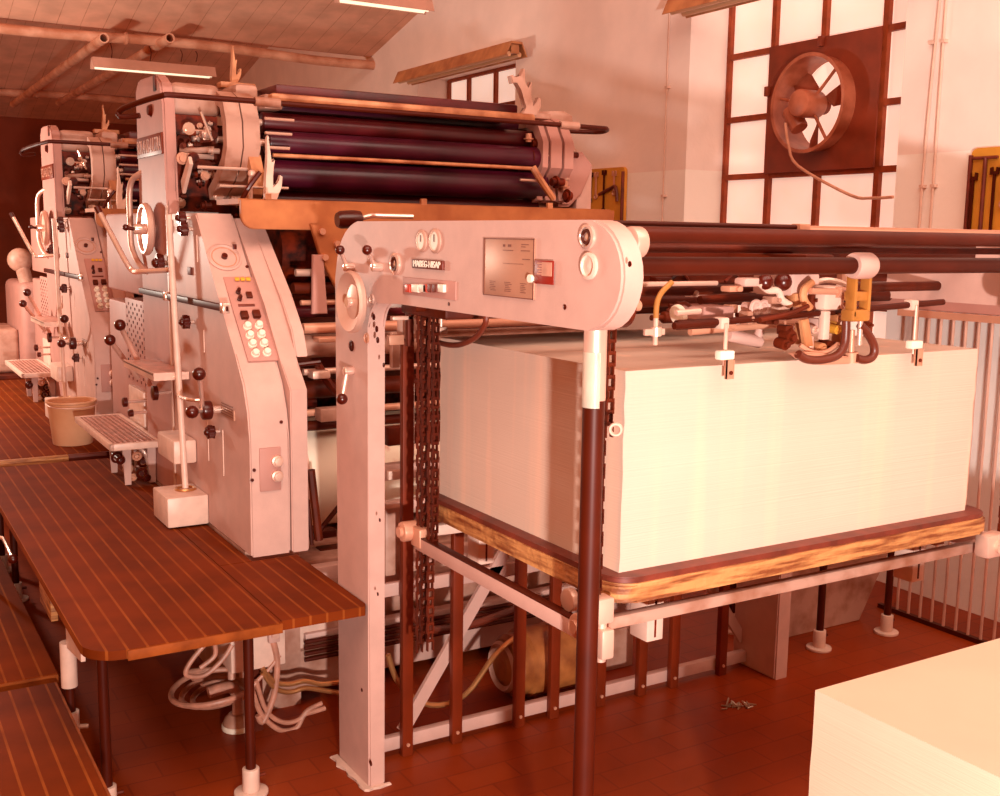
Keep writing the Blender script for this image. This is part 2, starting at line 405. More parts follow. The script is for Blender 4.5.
# ------------------------------------------------------------------ exhaust fan in window
hy0, hy1, hz0, hz1 = yC, yA, zr[0], zr[2]
fan = empty('exhaust_fan', (GX-.05, (hy0+hy1)/2, hz0), 'rusty square exhaust fan panel with round opening set in the window', 'fan')
fc = V3((GX-.03, (hy0+hy1)/2-.0, (hz0+hz1)/2+.01)); FR = .255
def ring_plate(c, hy, hz, R, x0, x1, n=48):
    m = MB(); A = []
    for x in (x0, x1):
        inn = [m.bm.verts.new((x, c.y+R*math.cos(2*PI*k/n), c.z+R*math.sin(2*PI*k/n))) for k in range(n)]
        out = []
        for k in range(n):
            t = 2*PI*k/n; cc, ss = math.cos(t), math.sin(t); q = max(abs(cc), abs(ss))
            out.append(m.bm.verts.new((x, c.y+hy*cc/q, c.z+hz*ss/q)))
        A.append((inn, out))
    (i0, o0), (i1, o1) = A
    for k in range(n):
        j = (k+1) % n
        m.bm.faces.new((i0[k], i0[j], o0[j], o0[k])); m.bm.faces.new((i1[k], o1[k], o1[j], i1[j]))
        m.bm.faces.new((i0[k], i1[k], i1[j], i0[j])); m.bm.faces.new((o0[k], o0[j], o1[j], o1[k]))
    return m
ring_plate(fc, (hy1-hy0)/2, (hz1-hz0)/2, FR, GX-.045, GX-.035).build('mounting_plate', 'rust', fan)
MB().lathe(fc, (-1, 0, 0), [(FR-.008, -.09), (FR, -.09), (FR, .10), (FR+.012, .115), (FR-.008, .115), (FR-.008, -.09)], 48).build('shroud_ring', 'rust2', fan)
MB().cyl(fc+V3((-.16, .02, 0)), fc+V3((.0, .02, 0)), .075, n=28, bev=.015).build('motor', 'rust2', fan)
MB().cyl(fc+V3((.0, .02, 0)), fc+V3((.05, .02, 0)), .05, n=20).build('hub', 'rust', fan)
for k in range(3):
    a = 2*PI/3*k+.75; m = MB(); ca, sa = math.cos(a), math.sin(a); vs = []
    for (r, w, tw) in ((.05, .025, .03), (.12, .04, .03), (.20, .055, .025), (.235, .045, .02)):
        for sg in (-1, 1): vs.append(m.bm.verts.new(fc+V3((.03+sg*tw, .02+r*ca-sg*w*sa, r*sa+sg*w*ca))))
    for i in range(3): m.bm.faces.new((vs[2*i], vs[2*i+1], vs[2*i+3], vs[2*i+2]))
    bmesh.ops.solidify(m.bm, geom=m.bm.faces[:], thickness=.004)
    m.build('fan_blade', 'rust2', fan)
for a in (.2, 2.3, 4.2):
    MB().tube([fc+V3((-.06, .02+.06*math.cos(a), .06*math.sin(a))), fc+V3((-.06, FR*math.cos(a), FR*math.sin(a)))], .009, 8, 0).build('motor_bracket', 'rust2', fan)
MB().cyl(fc+V3((-.08, .07, -.13)), fc+V3((-.08, .15, -.02)), .05, n=20, bev=.01).build('condenser', 'rust2', fan)
MB().tube([fc+V3((-.14, .12, -.1)), fc+V3((-.18, .05, -.22)), fc+V3((-.18, -.03, -.34)), at(850, 195, 'x', 4.5), at(872, 198, 'x', 4.42), at(893, 197, 'x', 4.39)], .008, 8).build('cable', 'pipe', fan)
for yy, zz in ((fc.y+.0, hz1-.02), (hy1-.01, fc.z+.1)):
    MB().box((GX-.07, yy-.015, zz-.02), (GX-.045, yy+.015, zz+.035), .003).build('latch', 'rust', fan)

# ------------------------------------------------------------------ lamps
def lamp(name, p0, p1, label, lit, group=None, body='lamp_body', s=1.0):
    p0, p1 = V3(p0), V3(p1); e = empty(name, (p0+p1)/2, label, 'lamp', group)
    d = (p1-p0).normalized(); side = V3((0, 0, 1)).cross(d).normalized(); L = (p1-p0).length
    def pr(poly, a, b, m):
        # poly in (side, z)
        A = [m.bm.verts.new(p0+d*a+side*u+V3((0, 0, v))) for u, v in poly]; B = [m.bm.verts.new(p0+d*b+side*u+V3((0, 0, v))) for u, v in poly]
        n = len(poly); m.bm.faces.new(A); m.bm.faces.new(B[::-1])
        for i in range(n): m.bm.faces.new((A[i], B[i], B[(i+1) % n], A[(i+1) % n]))
        return m
    w = .07*s; h = .075*s
    pr([(-w, 0), (-w*.5, h), (w*.5, h), (w, 0), (w*.93, 0), (w*.45, h*.85), (-w*.45, h*.85), (-w*.93, 0)], 0, L, MB()).build('reflector', body, e)
    pr([(-.025*s, h*.2), (-.025*s, h*.84), (.025*s, h*.84), (.025*s, h*.2)], .02, .07, MB()).build('lamp_holder', body, e)
    pr([(-.025*s, h*.2), (-.025*s, h*.84), (.025*s, h*.84), (.025*s, h*.2)], L-.07, L-.02, MB()).build('lamp_holder', body, e)
    for sd in (-.032*s, .032*s):
        MB().cyl(p0+d*.03+side*sd+V3((0, 0, .012*s)), p1-d*.03+side*sd+V3((0, 0, .012*s)), .013*s, n=12).build('tube', 'tube_lit' if lit else 'tube_off', e)
    return e
hl = lamp('fluorescent_lamp', at(92, 68, 'y', 9.7), at(214, 78, 'y', 9.7), 'lit fluorescent lamp hanging on wires from the nearer tie beam', True, s=1.15)
for px in (111, 150, 181, 196):
    p = at(px, 62, 'y', 9.7)
    MB().tube([(p.x, 9.7, p.z), (p.x+.01, 9.69, (p.z+3.25)/2), (p.x, 9.7, 3.23)], .004, 6).build('hanging_wire', 'steel_brown', hl)
q0 = at(338, 1, 'y', 7.0); q1 = at(430, 8, 'y', 7.0)
l4 = lamp('fluorescent_lamp', q0, (q1.x, 7.0, q0.z), 'lit fluorescent lamp cut off by the top edge of the photo', True)
for t in (.2, .8):
    x = q0.x+(q1.x-q0.x)*t; MB().cyl((x, 7, q0.z+.07), (x, 7, 3.34+.245*2.75+.02), .004, n=6).build('hanging_wire', 'steel_brown', l4)
wl = lamp('wall_lamp', (4.27, 8.8, 2.98), (4.27, 6.93, 2.98), 'long yellowed fluorescent strip on brackets above the far window', False, 'strip lamps on the right wall', 'lamp_tan', 1.35)
for y in (8.5, 7.4): MB().box((4.27, y-.012, 3.07), (4.399, y+.012, 3.09)).build('bracket', 'lamp_tan', wl)
wl2 = copy_tree(wl); wl2.location = V3(wl['_o'])+V3((0, -3.62, 0)); wl2['label'] = 'long yellowed fluorescent strip above the fan window, cut by the photo top'

# ------------------------------------------------------------------ tool boards on the wall
def toolboard(y0, y1, z0, z1, label, tools):
    e = empty('tool_board', (WX-.02, (y0+y1)/2, z0), label, 'tool board')
    r = .03; poly = []
    for (cy, cz, a0) in ((y1-r, z1-r, 0), (y0+r, z1-r, PI/2)):
        for k in range(5): a = a0+PI/2*k/4; poly.append((cy+r*math.cos(a), cz+r*math.sin(a)))
    poly += [(y0, z0), (y1, z0)]
    MB().prism(poly, 'x', WX-.03, WX-.008).build('board', 'yellow', e)
    MB().box((WX-.05, y1-.012, z0), (WX-.03, y1, z1-.03), .002).build('frame_strip', 'redwood', e)
    MB().box((WX-.05, y0, z0), (WX-.03, y0+.012, z1-.03), .002).build('frame_strip', 'redwood', e)
    for i, (ty, tz, L, kind) in enumerate(tools):
        m = MB(); x = WX-.04
        if kind == 'spanner':
            m.box((x-.004, ty-.006, tz-L), (x+.004, ty+.006, tz)); m.torus((x, ty, tz-L-.014), (1, 0, 0), .014, .005, 16, 6)
            m.prism([(ty-.02, tz-.005), (ty+.02, tz-.005), (ty+.022, tz+.025), (ty+.01, tz+.028), (ty+.008, tz+.01), (ty-.008, tz+.01), (ty-.01, tz+.028), (ty-.022, tz+.025)], 'x', x-.005, x+.005)
            o = m.build('spanner', 'steel_dull' if i % 2 else 'steel_brown', None)
        elif kind == 'tkey':
            m.cyl((x, ty, tz-L), (x, ty, tz), .009, n=10); m.cyl((x, ty-.06, tz), (x, ty+.06, tz), .007, n=10); o = m.build('tee_wrench', 'redwood', None)
        else:
            m.tube([(x, ty+.13, tz-L), (x-.005, ty, tz-L*.75), (x-.008, ty-.06, tz-L*.7), (x-.008, ty-.08, tz-L-.05)], .011, 8); o = m.build('crank_handle', 'redwood', None)
        nm = o.name.split('.')[0].replace('_', ' ')
        where = 'left board behind the press' if y0 > 4.5 else 'board right of the fan window'
        pos = ['first from the left', 'second from the left', 'third from the left', 'fourth from the left', 'fifth from the left', 'sixth from the left'][i]
        tag(o, f'{nm} on the ochre {where}, {pos}', 'tool', f'tools on the {where}')
toolboard(5.74, 6.25, 1.5, 2.15, 'small ochre tool board on the wall, just right of the near press', [(6.1, 2.1, .14, 'spanner'), (6.04, 2.1, .12, 'spanner'), (5.95, 2.11, .22, 'spanner'), (5.84, 2.10, .10, 'spanner'), (5.87, 2.12, .14, 'crank')])
toolboard(2.45, 3.20, 1.63, 2.115, 'large ochre tool board with rounded corner at the right photo edge', [(3.175, 1.98, .25, 'spanner'), (3.12, 2.07, .40, 'tkey'), (3.07, 2.0, .3, 'spanner'), (3.02, 2.02, .14, 'spanner'), (2.9, 2.02, .2, 'spanner')])

# ================================================================== PRINTING UNIT
UX = 1.14
U = empty('printing_unit', (UX, 4.3, 0), 'nearer pink-grey printing press unit with ink rollers, beside the paper feeder', 'printing press')
# side housing: tall tower and the sloped lower cover
# gentle S of the cover front: list of (y, z)
prof = [(3.52, .60), (3.52, 1.0), (3.535, 1.10), (3.575, 1.19), (3.66, 1.285), (3.80, 1.43), (4.08, 1.74), (4.10, 1.766)]
MB().prism(prof+[(4.5, 1.766), (4.5, .60)], 'x', UX, 1.28, .006).build('front_cover', 'enamel', U)
tw = [(4.505, .60), (4.505, 1.80), (4.53, 1.86), (4.53, 2.20), (4.57, 2.29), (4.64, 2.325), (4.93, 2.335), (4.985, 2.29), (4.97, .60)]
MB().prism(tw, 'x', UX, UX+.05, .008).build('tower_frame', 'enamel_side', U)
MB().box((UX+.05, 4.6, .6), (UX+.24, 4.96, 1.76), .004).build('tower_core', 'enamel_side', U)
prof2 = [(3.515, .60), (3.515, 1.17), (3.60, 1.25), (3.76, 1.44), (4.05, 1.71), (4.09, 1.75)]
m = MB(); m.prism(prof2+[(4.45, 1.75), (4.45, .60)], 'x', 1.284, 1.345, .004)
m.prism([(3.62, 1.27), (3.66, 1.36), (3.78, 1.48), (4.05, 1.71), (4.09, 1.75), (4.4, 1.75), (4.4, 1.27)], 'x', 1.345, 1.39, .004)
m.build('gear_cover', 'enamel', U)
MB().box((1.142, 3.6, .0), (1.34, 4.95, .6)).build('plinth', 'enamel_worn', U)
# pale strip painting the highlight on the fold between tower and sloped cover
MB().box((UX-.006, 4.49, .62), (UX, 4.512, 1.80), .002).build('fold_highlight', 'enamel_pale', U)
# tower top beam reaching into the machine
m = MB(); m.box((1.19, 4.60, 2.17), (1.40, 4.9, 2.30), .03, 3); m.build('top_beam', 'enamel_worn', U)
m = MB(); m.box((1.40, 4.42, 2.18), (1.50, 4.72, 2.29), .02); m.box((1.50, 4.36, 2.19), (1.58, 4.5, 2.25), .01); m.build('beam_cap', 'enamel_worn', U)
MB().box((1.19, 4.60, 2.09), (1.38, 4.64, 2.17)).build('beam_web', 'dark', U)
# badge, brass plate screws
MB().box((UX-.008, 4.535, 2.005), (UX, 4.955, 2.09), .002).build('badge', 'rail_dark', U)
text('badge_lettering', 'ROLAND-ULTRA', .082, face_x(V3((UX-.009, 4.745, 2.045))), 'cable', U, sx=.66)
MB().lathe((UX, 4.72, 2.19), (-1, 0, 0), [(.0, .014), (.018, .014), (.024, .004), (.028, 0)], 20).build('cap_screw', 'black', U)
MB().box((UX-.004, 4.62, 2.26), (UX, 4.66, 2.32)).build('slot', 'dark', U)
# handwheel
hc = V3((1.10, 4.72, 1.705))
hw = MB(); hw.lathe(hc+V3((.0, 0, 0)), (-1, 0, 0), [(0, -.018), (.10, -.018), (.108, -.010), (.109, .0), (.102, .012), (.092, .012), (.088, .002), (.03, -.002), (0, -.002)], 40)
hwo = hw.build('handwheel', 'steel', U)
MB().cyl(hc+V3((.04, 0, 0)), hc+V3((-.045, 0, 0)), .022, n=20, bev=.004).build('wheel_hub', 'chrome', hwo)
MB().cyl(hc+V3((-.045, 0, 0)), hc+V3((-.07, .01, .005)), .008, n=10).ball(hc+V3((-.075, .012, .006)), .014).build('wheel_knob', 'black', hwo)
# D-shaped grab handle on the far edge of the tower
MB().tube([(1.15, 4.93, 1.95), (1.12, 5.0, 1.92), (1.11, 5.025, 1.86), (1.11, 5.03, 1.72), (1.11, 5.02, 1.63), (1.12, 4.95, 1.56), (1.145, 4.88, 1.52)], .013, 12).build('grab_handle', 'steel', U)
# long bent lever
p0 = at(100, 213, 'y', 4.75); p1 = at(126, 262, 'y', 4.7); p2 = at(133, 271, 'y', 4.68)
lv = MB().tube([p0, p0*.5+p1*.5, p1, p2, (1.05, 4.58, 1.535), (1.13, 4.46, 1.545)], .011, 10).build('long_lever', 'chrome', U)
MB().tube([p0, p0+(p0-p1)*.13], .013, 10, 0).build('lever_grip', 'black', lv)
def star_knob(px, py, r=.026, x=UX, out=.03):
    p = at(px, py, 'x', x-out); m = MB(); m.ball((p.x-.014, p.y, p.z), r*.6)
    ax = V3((1, 0, 0)); n = 30; poly = []
    for k in range(n): a = 2*PI*k/n; rr = r*(1+.16*math.cos(5*a)); poly.append((p.y+rr*math.cos(a), p.z+rr*math.sin(a)))
    m.prism(poly, 'x', p.x-.016, p.x+.012, .006)
    kn = m.build('star_knob', 'black', U); MB().cyl((x, p.y, p.z), (p.x+.01, p.y, p.z), r*.3, n=12).build('knob_stem', 'chrome', kn); return kn
for a in ((182, 218, .022), (184, 229, .024), (160, 263, .034), (186, 322, .024), (211, 432, .022)): star_knob(*a)
for (px, py, w, h, mm) in ((172, 226, .02, .05, 'white'), (191, 271, .045, .03, 'iron'), (176, 340, .01, .08, 'enamel_pale')):
    p = at(px, py, 'x', UX); MB().box((UX-.008, p.y-w/2, p.z-h/2), (UX, p.y+w/2, p.z+h/2), .002).build('wall_switch' if mm != 'white' else 'small_plate', mm, U)
for px, y0, y1 in ((197, 235, 262), (204, 330, 352), (208, 420, 460), (223, 430, 475)):
    a = at(px, y0, 'x', UX); b = at(px, y1, 'x', UX)
    MB().box((UX-.003, a.y-.003, b.z), (UX, a.y+.003, a.z)).build('cover_rib', 'enamel_pale', U)
a = at(222, 405, 'x', UX); b = at(235, 421, 'x', UX)
npl = MB().box((UX-.004, b.y, b.z), (UX, a.y, a.z)).build('name_plate', 'diagram', U)
for i in range(5): MB().box((UX-.005, b.y+.005, b.z+.008+i*.009), (UX-.004, a.y-.005, b.z+.0105+i*.009)).build('engraved_line', 'ink_line', npl)
# clutch hub with two ball levers
hub = at(210, 410, 'x', 1.10); hb = MB().cyl((1.105, hub.y, hub.z), (1.07, hub.y, hub.z), .034, n=24, bev=.006).build('lever_hub', 'black', U)
for q in (at(199, 374, 'x', 1.03), at(192, 412, 'x', 1.02)):
    l = MB().tube([(1.075, hub.y, hub.z), q], .008, 8, 0).build('ball_lever', 'chrome', hb)
    MB().ball(q, .023).build('lever_ball', 'black', hb)
MB().cyl((UX, hub.y, hub.z), (1.105, hub.y, hub.z), .014, n=16).build('hub_shaft', 'chrome', hb)
# chrome band across the covers
m = MB(); m.box((UX-.02, 3.70, 1.425), (UX-.002, 4.965, 1.45), .004); m.build('guard_band', 'steel_brown', U)
for y in (3.72, 4.5): MB().box((UX-.026, y-.02, 1.42), (UX, y+.02, 1.456), .003).build('band_clip', 'chrome', U)
# dial on the sloped front
def S(z):
    for (y0, z0), (y1, z1) in zip(prof, prof[1:]):
        if z0 <= z <= z1: return y0+(y1-y0)*(z-z0)/(z1-z0)
    return prof[-1][0]
def onslope(px, py):
    # walk the ray to the sloped cover
    lo, hi = 3.4, 4.2
    for _ in range(40):
        mid = (lo+hi)/2; p = at(px, py, 'y', mid)
        if mid < S(min(max(p.z, .6), 1.766)): lo = mid
        else: hi = mid
    return at(px, py, 'y', lo)
def slope_frame(p):
    z = min(max(p.z, .62), 1.76); dy = S(min(z+.02, 1.766))-S(z-.02); dz = min(z+.02, 1.766)-(z-.02)
    t = V3((0, dy, dz)).normalized(); n = V3((0, -dz, dy)).normalized()
    return t, n
def slab(p, w, h, th, mt, name, par, bev=.002):
    t, n = slope_frame(p); m = MB(); v = bmesh.ops.create_cube(m.bm, size=1)['verts']
    M = Matrix(((1, n.x, t.x, p.x), (0, n.y, t.y, p.y), (0, n.z, t.z, p.z), (0, 0, 0, 1)))
    m._xf(v, M @ Matrix.Translation((0, th/2, 0)) @ Matrix.Diagonal((w, th, h, 1))); m._bev(v, bev); return m.build(name, mt, par)
pd = onslope(224, 258); t, n = slope_frame(pd)
dl = MB().lathe(pd, n, [(.06, -.002), (.062, .006), (.056, .009), (.052, .004), (0, .004)], 40).build('dial', 'enamel', U)
MB().torus(pd+n*.005, n, .045, .002, 32, 6).build('dial_ring', 'steel_dull', dl)
MB().cyl(pd, pd+n*.016, .011, n=16).build('dial_hub', 'black', dl)
MB().box(pd+n*.01+V3((.03, 0, .025)), pd+n*.016+V3((.045, 0, .04)), .001).build('dial_pointer', 'black', dl)
pc = onslope(251, 319); t, n = slope_frame(pc)
cp = slab(pc, .115, .385, .008, 'enamel_side', 'control_panel', U)
pq = lambda a, b: onslope(a, b)
def knobby(px, py, r, mt, name, h=.02, ring=True):
    p = pq(px, py); t, n = slope_frame(p); p = p+n*.008
    o = MB().lathe(p, n, [(r*1.25, 0), (r*1.25, h*.35), (r, h*.4), (r, h), (r*.8, h*1.15), (0, h*1.15)], 20).build(name, mt, cp); return o
for px in (236.5, 242, 247.5): slab(pq(px, 281)+slope_frame(pq(px, 281))[1]*.008, .016, .014, .005, 'tape', 'indicator_lamp', cp, .001)
for q in ((237.5, 294), (239, 301)): knobby(*q, .007, 'black', 'toggle')
slab(pq(248.5, 297)+slope_frame(pq(248.5, 297))[1]*.008, .022, .026, .008, 'iron', 'key_switch', cp)
slab(pq(246, 307)+slope_frame(pq(246, 307))[1]*.008, .06, .009, .004, 'redwood', 'legend_strip', cp, .001)
for q in ((243.5, 318), (255.5, 317)): slab(pq(*q)+slope_frame(pq(*q))[1]*.008, .026, .03, .016, 'iron', 'square_button', cp)
for q in ((246.5, 329), (258, 328), (249, 338), (260.5, 337), (251.5, 346.5), (263, 346), (254.5, 356), (266, 355)): knobby(*q, .012, 'white', 'push_button')
slab(pq(270, 469)+V3((0, 0, -.0)), .075, .15, .006, 'enamel_side', 'switch_plate', U)
for q in ((277, 461), (277, 476)):
    p = at(*q, 'y', 3.512); MB().lathe((p.x, 3.515, p.z), (0, -1, 0), [(.02, 0), (.02, .012), (.014, .014), (.014, .024), (0, .026)], 20).build('push_button', 'steel', U)
for (px, py) in ((196+40, 215), (247, 267), (252, 480), (254, 470), (281, 422)):
    p = onslope(px, py); t, n = slope_frame(p); MB().cyl(p-n*.001, p+n*.004, .006, n=10).build('screw', 'black', U)
# foot box with steadying tube
MB().box((.985, 4.02, .601), (1.139, 4.24, .715), .006).build('foot_box', 'enamel_pale', U)
vt = MB().cyl((1.085, 4.14, .715), (1.085, 4.27, 1.76), .012, n=16).build('vertical_tube', 'enamel_pale', U)
MB().torus((1.085, 4.14, .718), (0, 0, 1), .035, .007, 24, 6).build('tube_socket', 'brass', vt)
# sheet trays on the operator side
def grate(name, x0, x1, y0, y1, z, par, th=.03):
    m = MB()
    g = par
    fr = MB(); w = .02
    fr.box((x0, y0, z-th), (x1, y0+w, z), .004); fr.box((x0, y1-w, z-th), (x1, y1, z), .004); fr.box((x0, y0, z-th), (x0+w, y1, z), .004); fr.box((x1-w, y0, z-th), (x1, y1, z), .004)
    f = fr.build(name, 'enamel_pale', par)
    n = int((x1-x0-2*w)/.022)
    for i in range(n): x = x0+w+(i+.5)*(x1-x0-2*w)/n; m.box((x-.004, y0+w, z-.012), (x+.004, y1-w, z-.002))
    k = int((y1-y0-2*w)/.03)
    for i in range(k): y = y0+w+(i+.5)*(y1-y0-2*w)/k; m.box((x0+w, y-.004, z-.014), (x1-w, y+.004, z-.003))
    m.build('grating', 'grate', f); return f
grate('foot_step', .93, 1.15, 4.74, 5.56, .80, U)
for y in (4.82, 5.1): 
    for x in (1.0, 1.105): MB().prism([(x-.004, .775), (x+.004, .60), (x+.03, .60), (x+.034, .775)], 'y', y, y+.014, .002).build('step_bracket', 'enamel', U)
for i, (x, y, z, r) in enumerate(((1.0, 4.95, .70, .022), (1.03, 4.88, .66, .018), (1.09, 4.85, .69, .02), (1.12, 4.9, .64, .02), (.98, 4.78, .72, .014), (1.05, 4.79, .73, .016), (1.07, 4.80, .65, .02), (1.04, 4.83, .63, .012), (1.09, 4.79, .63, .012))):
    MB().torus((x, y, z), (0, 1, .2), r, .006, 18, 6).cyl((x, y, z), (x, y+.08, z), r*.5, n=12).build('pedal_joint', 'steel_dull' if i % 2 else 'black', U)
MB().tube([(1.05, 4.86, .76), (1.09, 4.84, .74), (1.11, 4.84, .68), (1.12, 4.84, .62)], .01, 8).build('pedal_lever', 'chrome', U)
a = at(157, 431, 'x', 1.05); b = at(174, 465, 'x', 1.05)
MB().box((1.05, b.y, b.z), (1.139, a.y, a.z), .008).build('pedal_housing', 'enamel_pale', U)
tr = MB().box((1.0, 4.24, 1.148), (1.135, 4.75, 1.156), .002).build('tool_tray', 'grate', U)
MB().box((1.0, 4.23, 1.13), (1.135, 4.24, 1.16)).box((1.0, 4.24, 1.13), (1.005, 4.75, 1.16)).build('tray_rim', 'steel', tr)
MB().tube([(1.08, 4.24, 1.14), (1.08, 4.2, 1.14), (1.08, 4.18, 1.08), (1.08, 4.03, 1.08), (1.12, 4.0, 1.08)], .007, 8).build('tray_support', 'chrome', tr)
# side mechanism below the tray (between the two units): rods, knobs, guard with perforations
ms = MB().box((1.18, 5.0, .60), (1.42, 5.9, 1.35), .01).build('inking_side_cover', 'enamel_side', U)
pf = MB().box((1.165, 5.05, .98), (1.18, 5.45, 1.38), .004).build('perforated_guard', 'enamel_side', U)
m = MB()
for i in range(9):
    for j in range(9): m.cyl((1.1655, 5.08+i*.042, 1.0+j*.042+(i % 2)*.02), (1.163, 5.08+i*.042, 1.0+j*.042+(i % 2)*.02), .007, n=8)
m.build('guard_hole', 'dark', pf)['kind'] = 'stuff'
MB().box((1.16, 5.12, .601), (1.18, 5.42, .96), .004).build('lower_side_plate', 'enamel_pale', U)
for q0, q1 in (((104+16, 325), (150, 385)), ((110, 340), (138, 378))):
    a = at(*q0, 'x', .98); b = at(*q1, 'x', 1.12)
    l = MB().cyl(a, b, .011, n=10).build('ball_lever', 'steel', U); MB().ball(a, .024).build('lever_ball', 'black', l)
for (px, py, r) in ((157, 393, .03), (127, 402, .022), (133, 413, .016)):
    p = at(px, py, 'x', 1.08); MB().cyl(p, (1.18, p.y, p.z), .007, n=8).build('shaft', 'chrome', U); MB().lathe(p, (-1, 0, 0), [(0, 0), (r, 0), (r, .018), (r*.6, .022), (0, .022)], 20).build('star_knob', 'black', U)
MB().box((1.19, 5.1, 1.40), (1.40, 5.95, 1.78), .01).build('upper_side_cover', 'enamel_side', U)

# inner frames, rollers
FX = 3.16
MB().prism([(4.55, 0), (4.55, 1.6), (4.75, 1.75), (4.75, 2.15), (5.6, 2.15), (5.75, 1.5), (5.75, 0)], 'x', 1.42, 1.47).build('inner_side_frame', 'iron', U)
MB().prism([(4.55, 0), (4.55, 1.6), (4.75, 1.75), (4.75, 2.15), (5.6, 2.15), (5.75, 1.5), (5.75, 0)], 'x', 2.86, 2.91).build('inner_side_frame', 'iron', U)
MB().box((1.47, 4.95, .3), (2.86, 5.6, 2.1), .02).build('ink_fountain_body', 'dark', U)
rolls = [(4.40, 2.14, .042, 'roller'), (4.34, 2.055, .050, 'roller2'), (4.45, 2.02, .05, 'roller'), (4.36, 1.93, .062, 'roller2'), (4.43, 1.83, .050, 'roller'), (4.34, 1.985, .018, 'tan'), (4.55, 2.21, .05, 'roller2'), (4.58, 1.92, .06, 'roller'), (4.62, 2.08, .06, 'roller')]
for y, z, r, mm in rolls:
    if mm == 'tan':
        MB().cyl((1.50, 4.265, 2.003), (2.72, 4.265, 2.003), .008, n=12).build('wiper_rod', 'tan', U); continue
    ro = MB().cyl((1.50, y, z), (2.84, y, z), r, n=32, bev=.004).build('ink_roller', mm, U)
    MB().cyl((1.38, y, z), (2.92, y, z), .014, n=12).build('roller_spindle', 'steel', ro)
MB().box((1.50, 4.27, 2.205), (2.74, 4.33, 2.245), .012, 2).build('front_crossbar', 'tan', U)
MB().box((1.55, 4.36, 2.22), (2.70, 4.75, 2.292), .01).build('ink_duct_cover', 'roller', U)
# curved bearer arms at the operator end and at the drive end
arc = [(0, 4.40, 2.225), (0, 4.33, 2.20), (0, 4.29, 2.12), (0, 4.285, 2.03), (0, 4.32, 1.97), (0, 4.42, 1.90), (0, 4.52, 1.85)]
for x, w in ((1.345, .062), (1.415, .066)):
    MB().strip([(x, b, c) for a, b, c in arc], w, .05, 'x').build('bearer_arm', 'enamel_worn', U)
arc2 = [(0, 4.42, 2.225), (0, 4.35, 2.20), (0, 4.30, 2.12), (0, 4.30, 2.02), (0, 4.36, 1.95), (0, 4.34, 1.86)]
for x, w in ((2.80, .03), (2.86, .06), (2.93, .05)):
    MB().strip([(x, b, c) for a, b, c in arc2], w, .05, 'x').build('bearer_arm', 'enamel_side', U)
MB().strip([(1.43, 4.30, 1.99), (1.43, 4.26, 1.93), (1.43, 4.28, 1.86), (1.43, 4.35, 1.82)], .05, .04, 'x').build('bearer_arm', 'tan', U)
# adjusting spindles, collars, links at both ends
rnd = random.Random(3)
sp = [(1.21, 1.47, 4.30, 1.945, .007), (1.28, 1.56, 4.26, 1.875, .006), (1.46, 1.58, 4.24, 2.14, .006), (1.46, 1.57, 4.24, 2.085, .006), (1.46, 1.56, 4.24, 2.03, .006), (1.2, 1.33, 4.5, 2.0, .011), (1.22, 1.33, 4.55, 2.1, .010)]
for x0, x1, y, z, r in sp: MB().cyl((x0, y, z), (x1, y, z), r, n=10).build('adjusting_spindle', 'chrome', U)
for i in range(44):
    x = rnd.uniform(1.2, 1.36); y = rnd.uniform(4.45, 4.62); z = rnd.uniform(1.80, 2.15); L = rnd.uniform(.015, .05); r = rnd.uniform(.005, .016)
    mm = rnd.choice(['steel', 'dark', 'iron', 'rail_dark', 'steel_dull', 'dark', 'chrome', 'iron'])
    ax = rnd.choice([(1, 0, 0), (0, 1, 0)]); p = V3((x, y, z)); MB().cyl(p, p+V3(ax)*L, r, n=12).cyl(p+V3(ax)*L*.3, p+V3(ax)*L*.45, r*1.6, n=12).build('bearing' if r > .014 else 'adjusting_screw', mm, U)
for i in range(26):
    x = rnd.uniform(2.70, 2.98); y = rnd.uniform(4.28, 4.42); z = rnd.uniform(1.86, 2.16); L = rnd.uniform(.03, .08); r = rnd.uniform(.007, .022)
    mm = rnd.choice(['steel', 'dark', 'iron', 'steel_dull', 'enamel_worn', 'dark'])
    ax = rnd.choice([(1, 0, 0), (0, 0, 1)]); p = V3((x, y, z)); MB().cyl(p, p+V3(ax)*L, r, n=12).cyl(p+V3(ax)*L*.3, p+V3(ax)*L*.45, r*1.6, n=12).build('bearing' if r > .014 else 'adjusting_screw', mm, U)
MB().box((1.19, 4.63, 1.78), (1.41, 4.66, 2.13)).build('inner_web', 'dark', U)
MB().tube([(1.20, 4.52, 2.02), (1.26, 4.50, 2.022), (1.33, 4.48, 2.03)], .012, 10).build('throw_off_link', 'enamel_worn', U)
MB().tube([(1.27, 4.45, 2.17), (1.31, 4.44, 2.06)], .006, 8, 0).build('spring_rod', 'chrome', U)
MB().prism([(4.52, 1.9), (4.40, 1.99), (4.38, 1.96), (4.50, 1.85)], 'x', 1.20, 1.215, .002).build('link_plate', 'enamel_pale', U)
MB().tube([(1.40, 4.25, 1.80), (1.40, 4.25, 1.88), (1.40, 4.23, 1.92)], .01, 8).ball((1.40, 4.23, 1.925), .016).build('ratchet_handle', 'steel', U)
MB().tube([(1.34, 4.22, 1.79), (1.37, 4.20, 1.86), (1.42, 4.19, 1.93)], .01, 8).build('throw_off_handle', 'black', U)
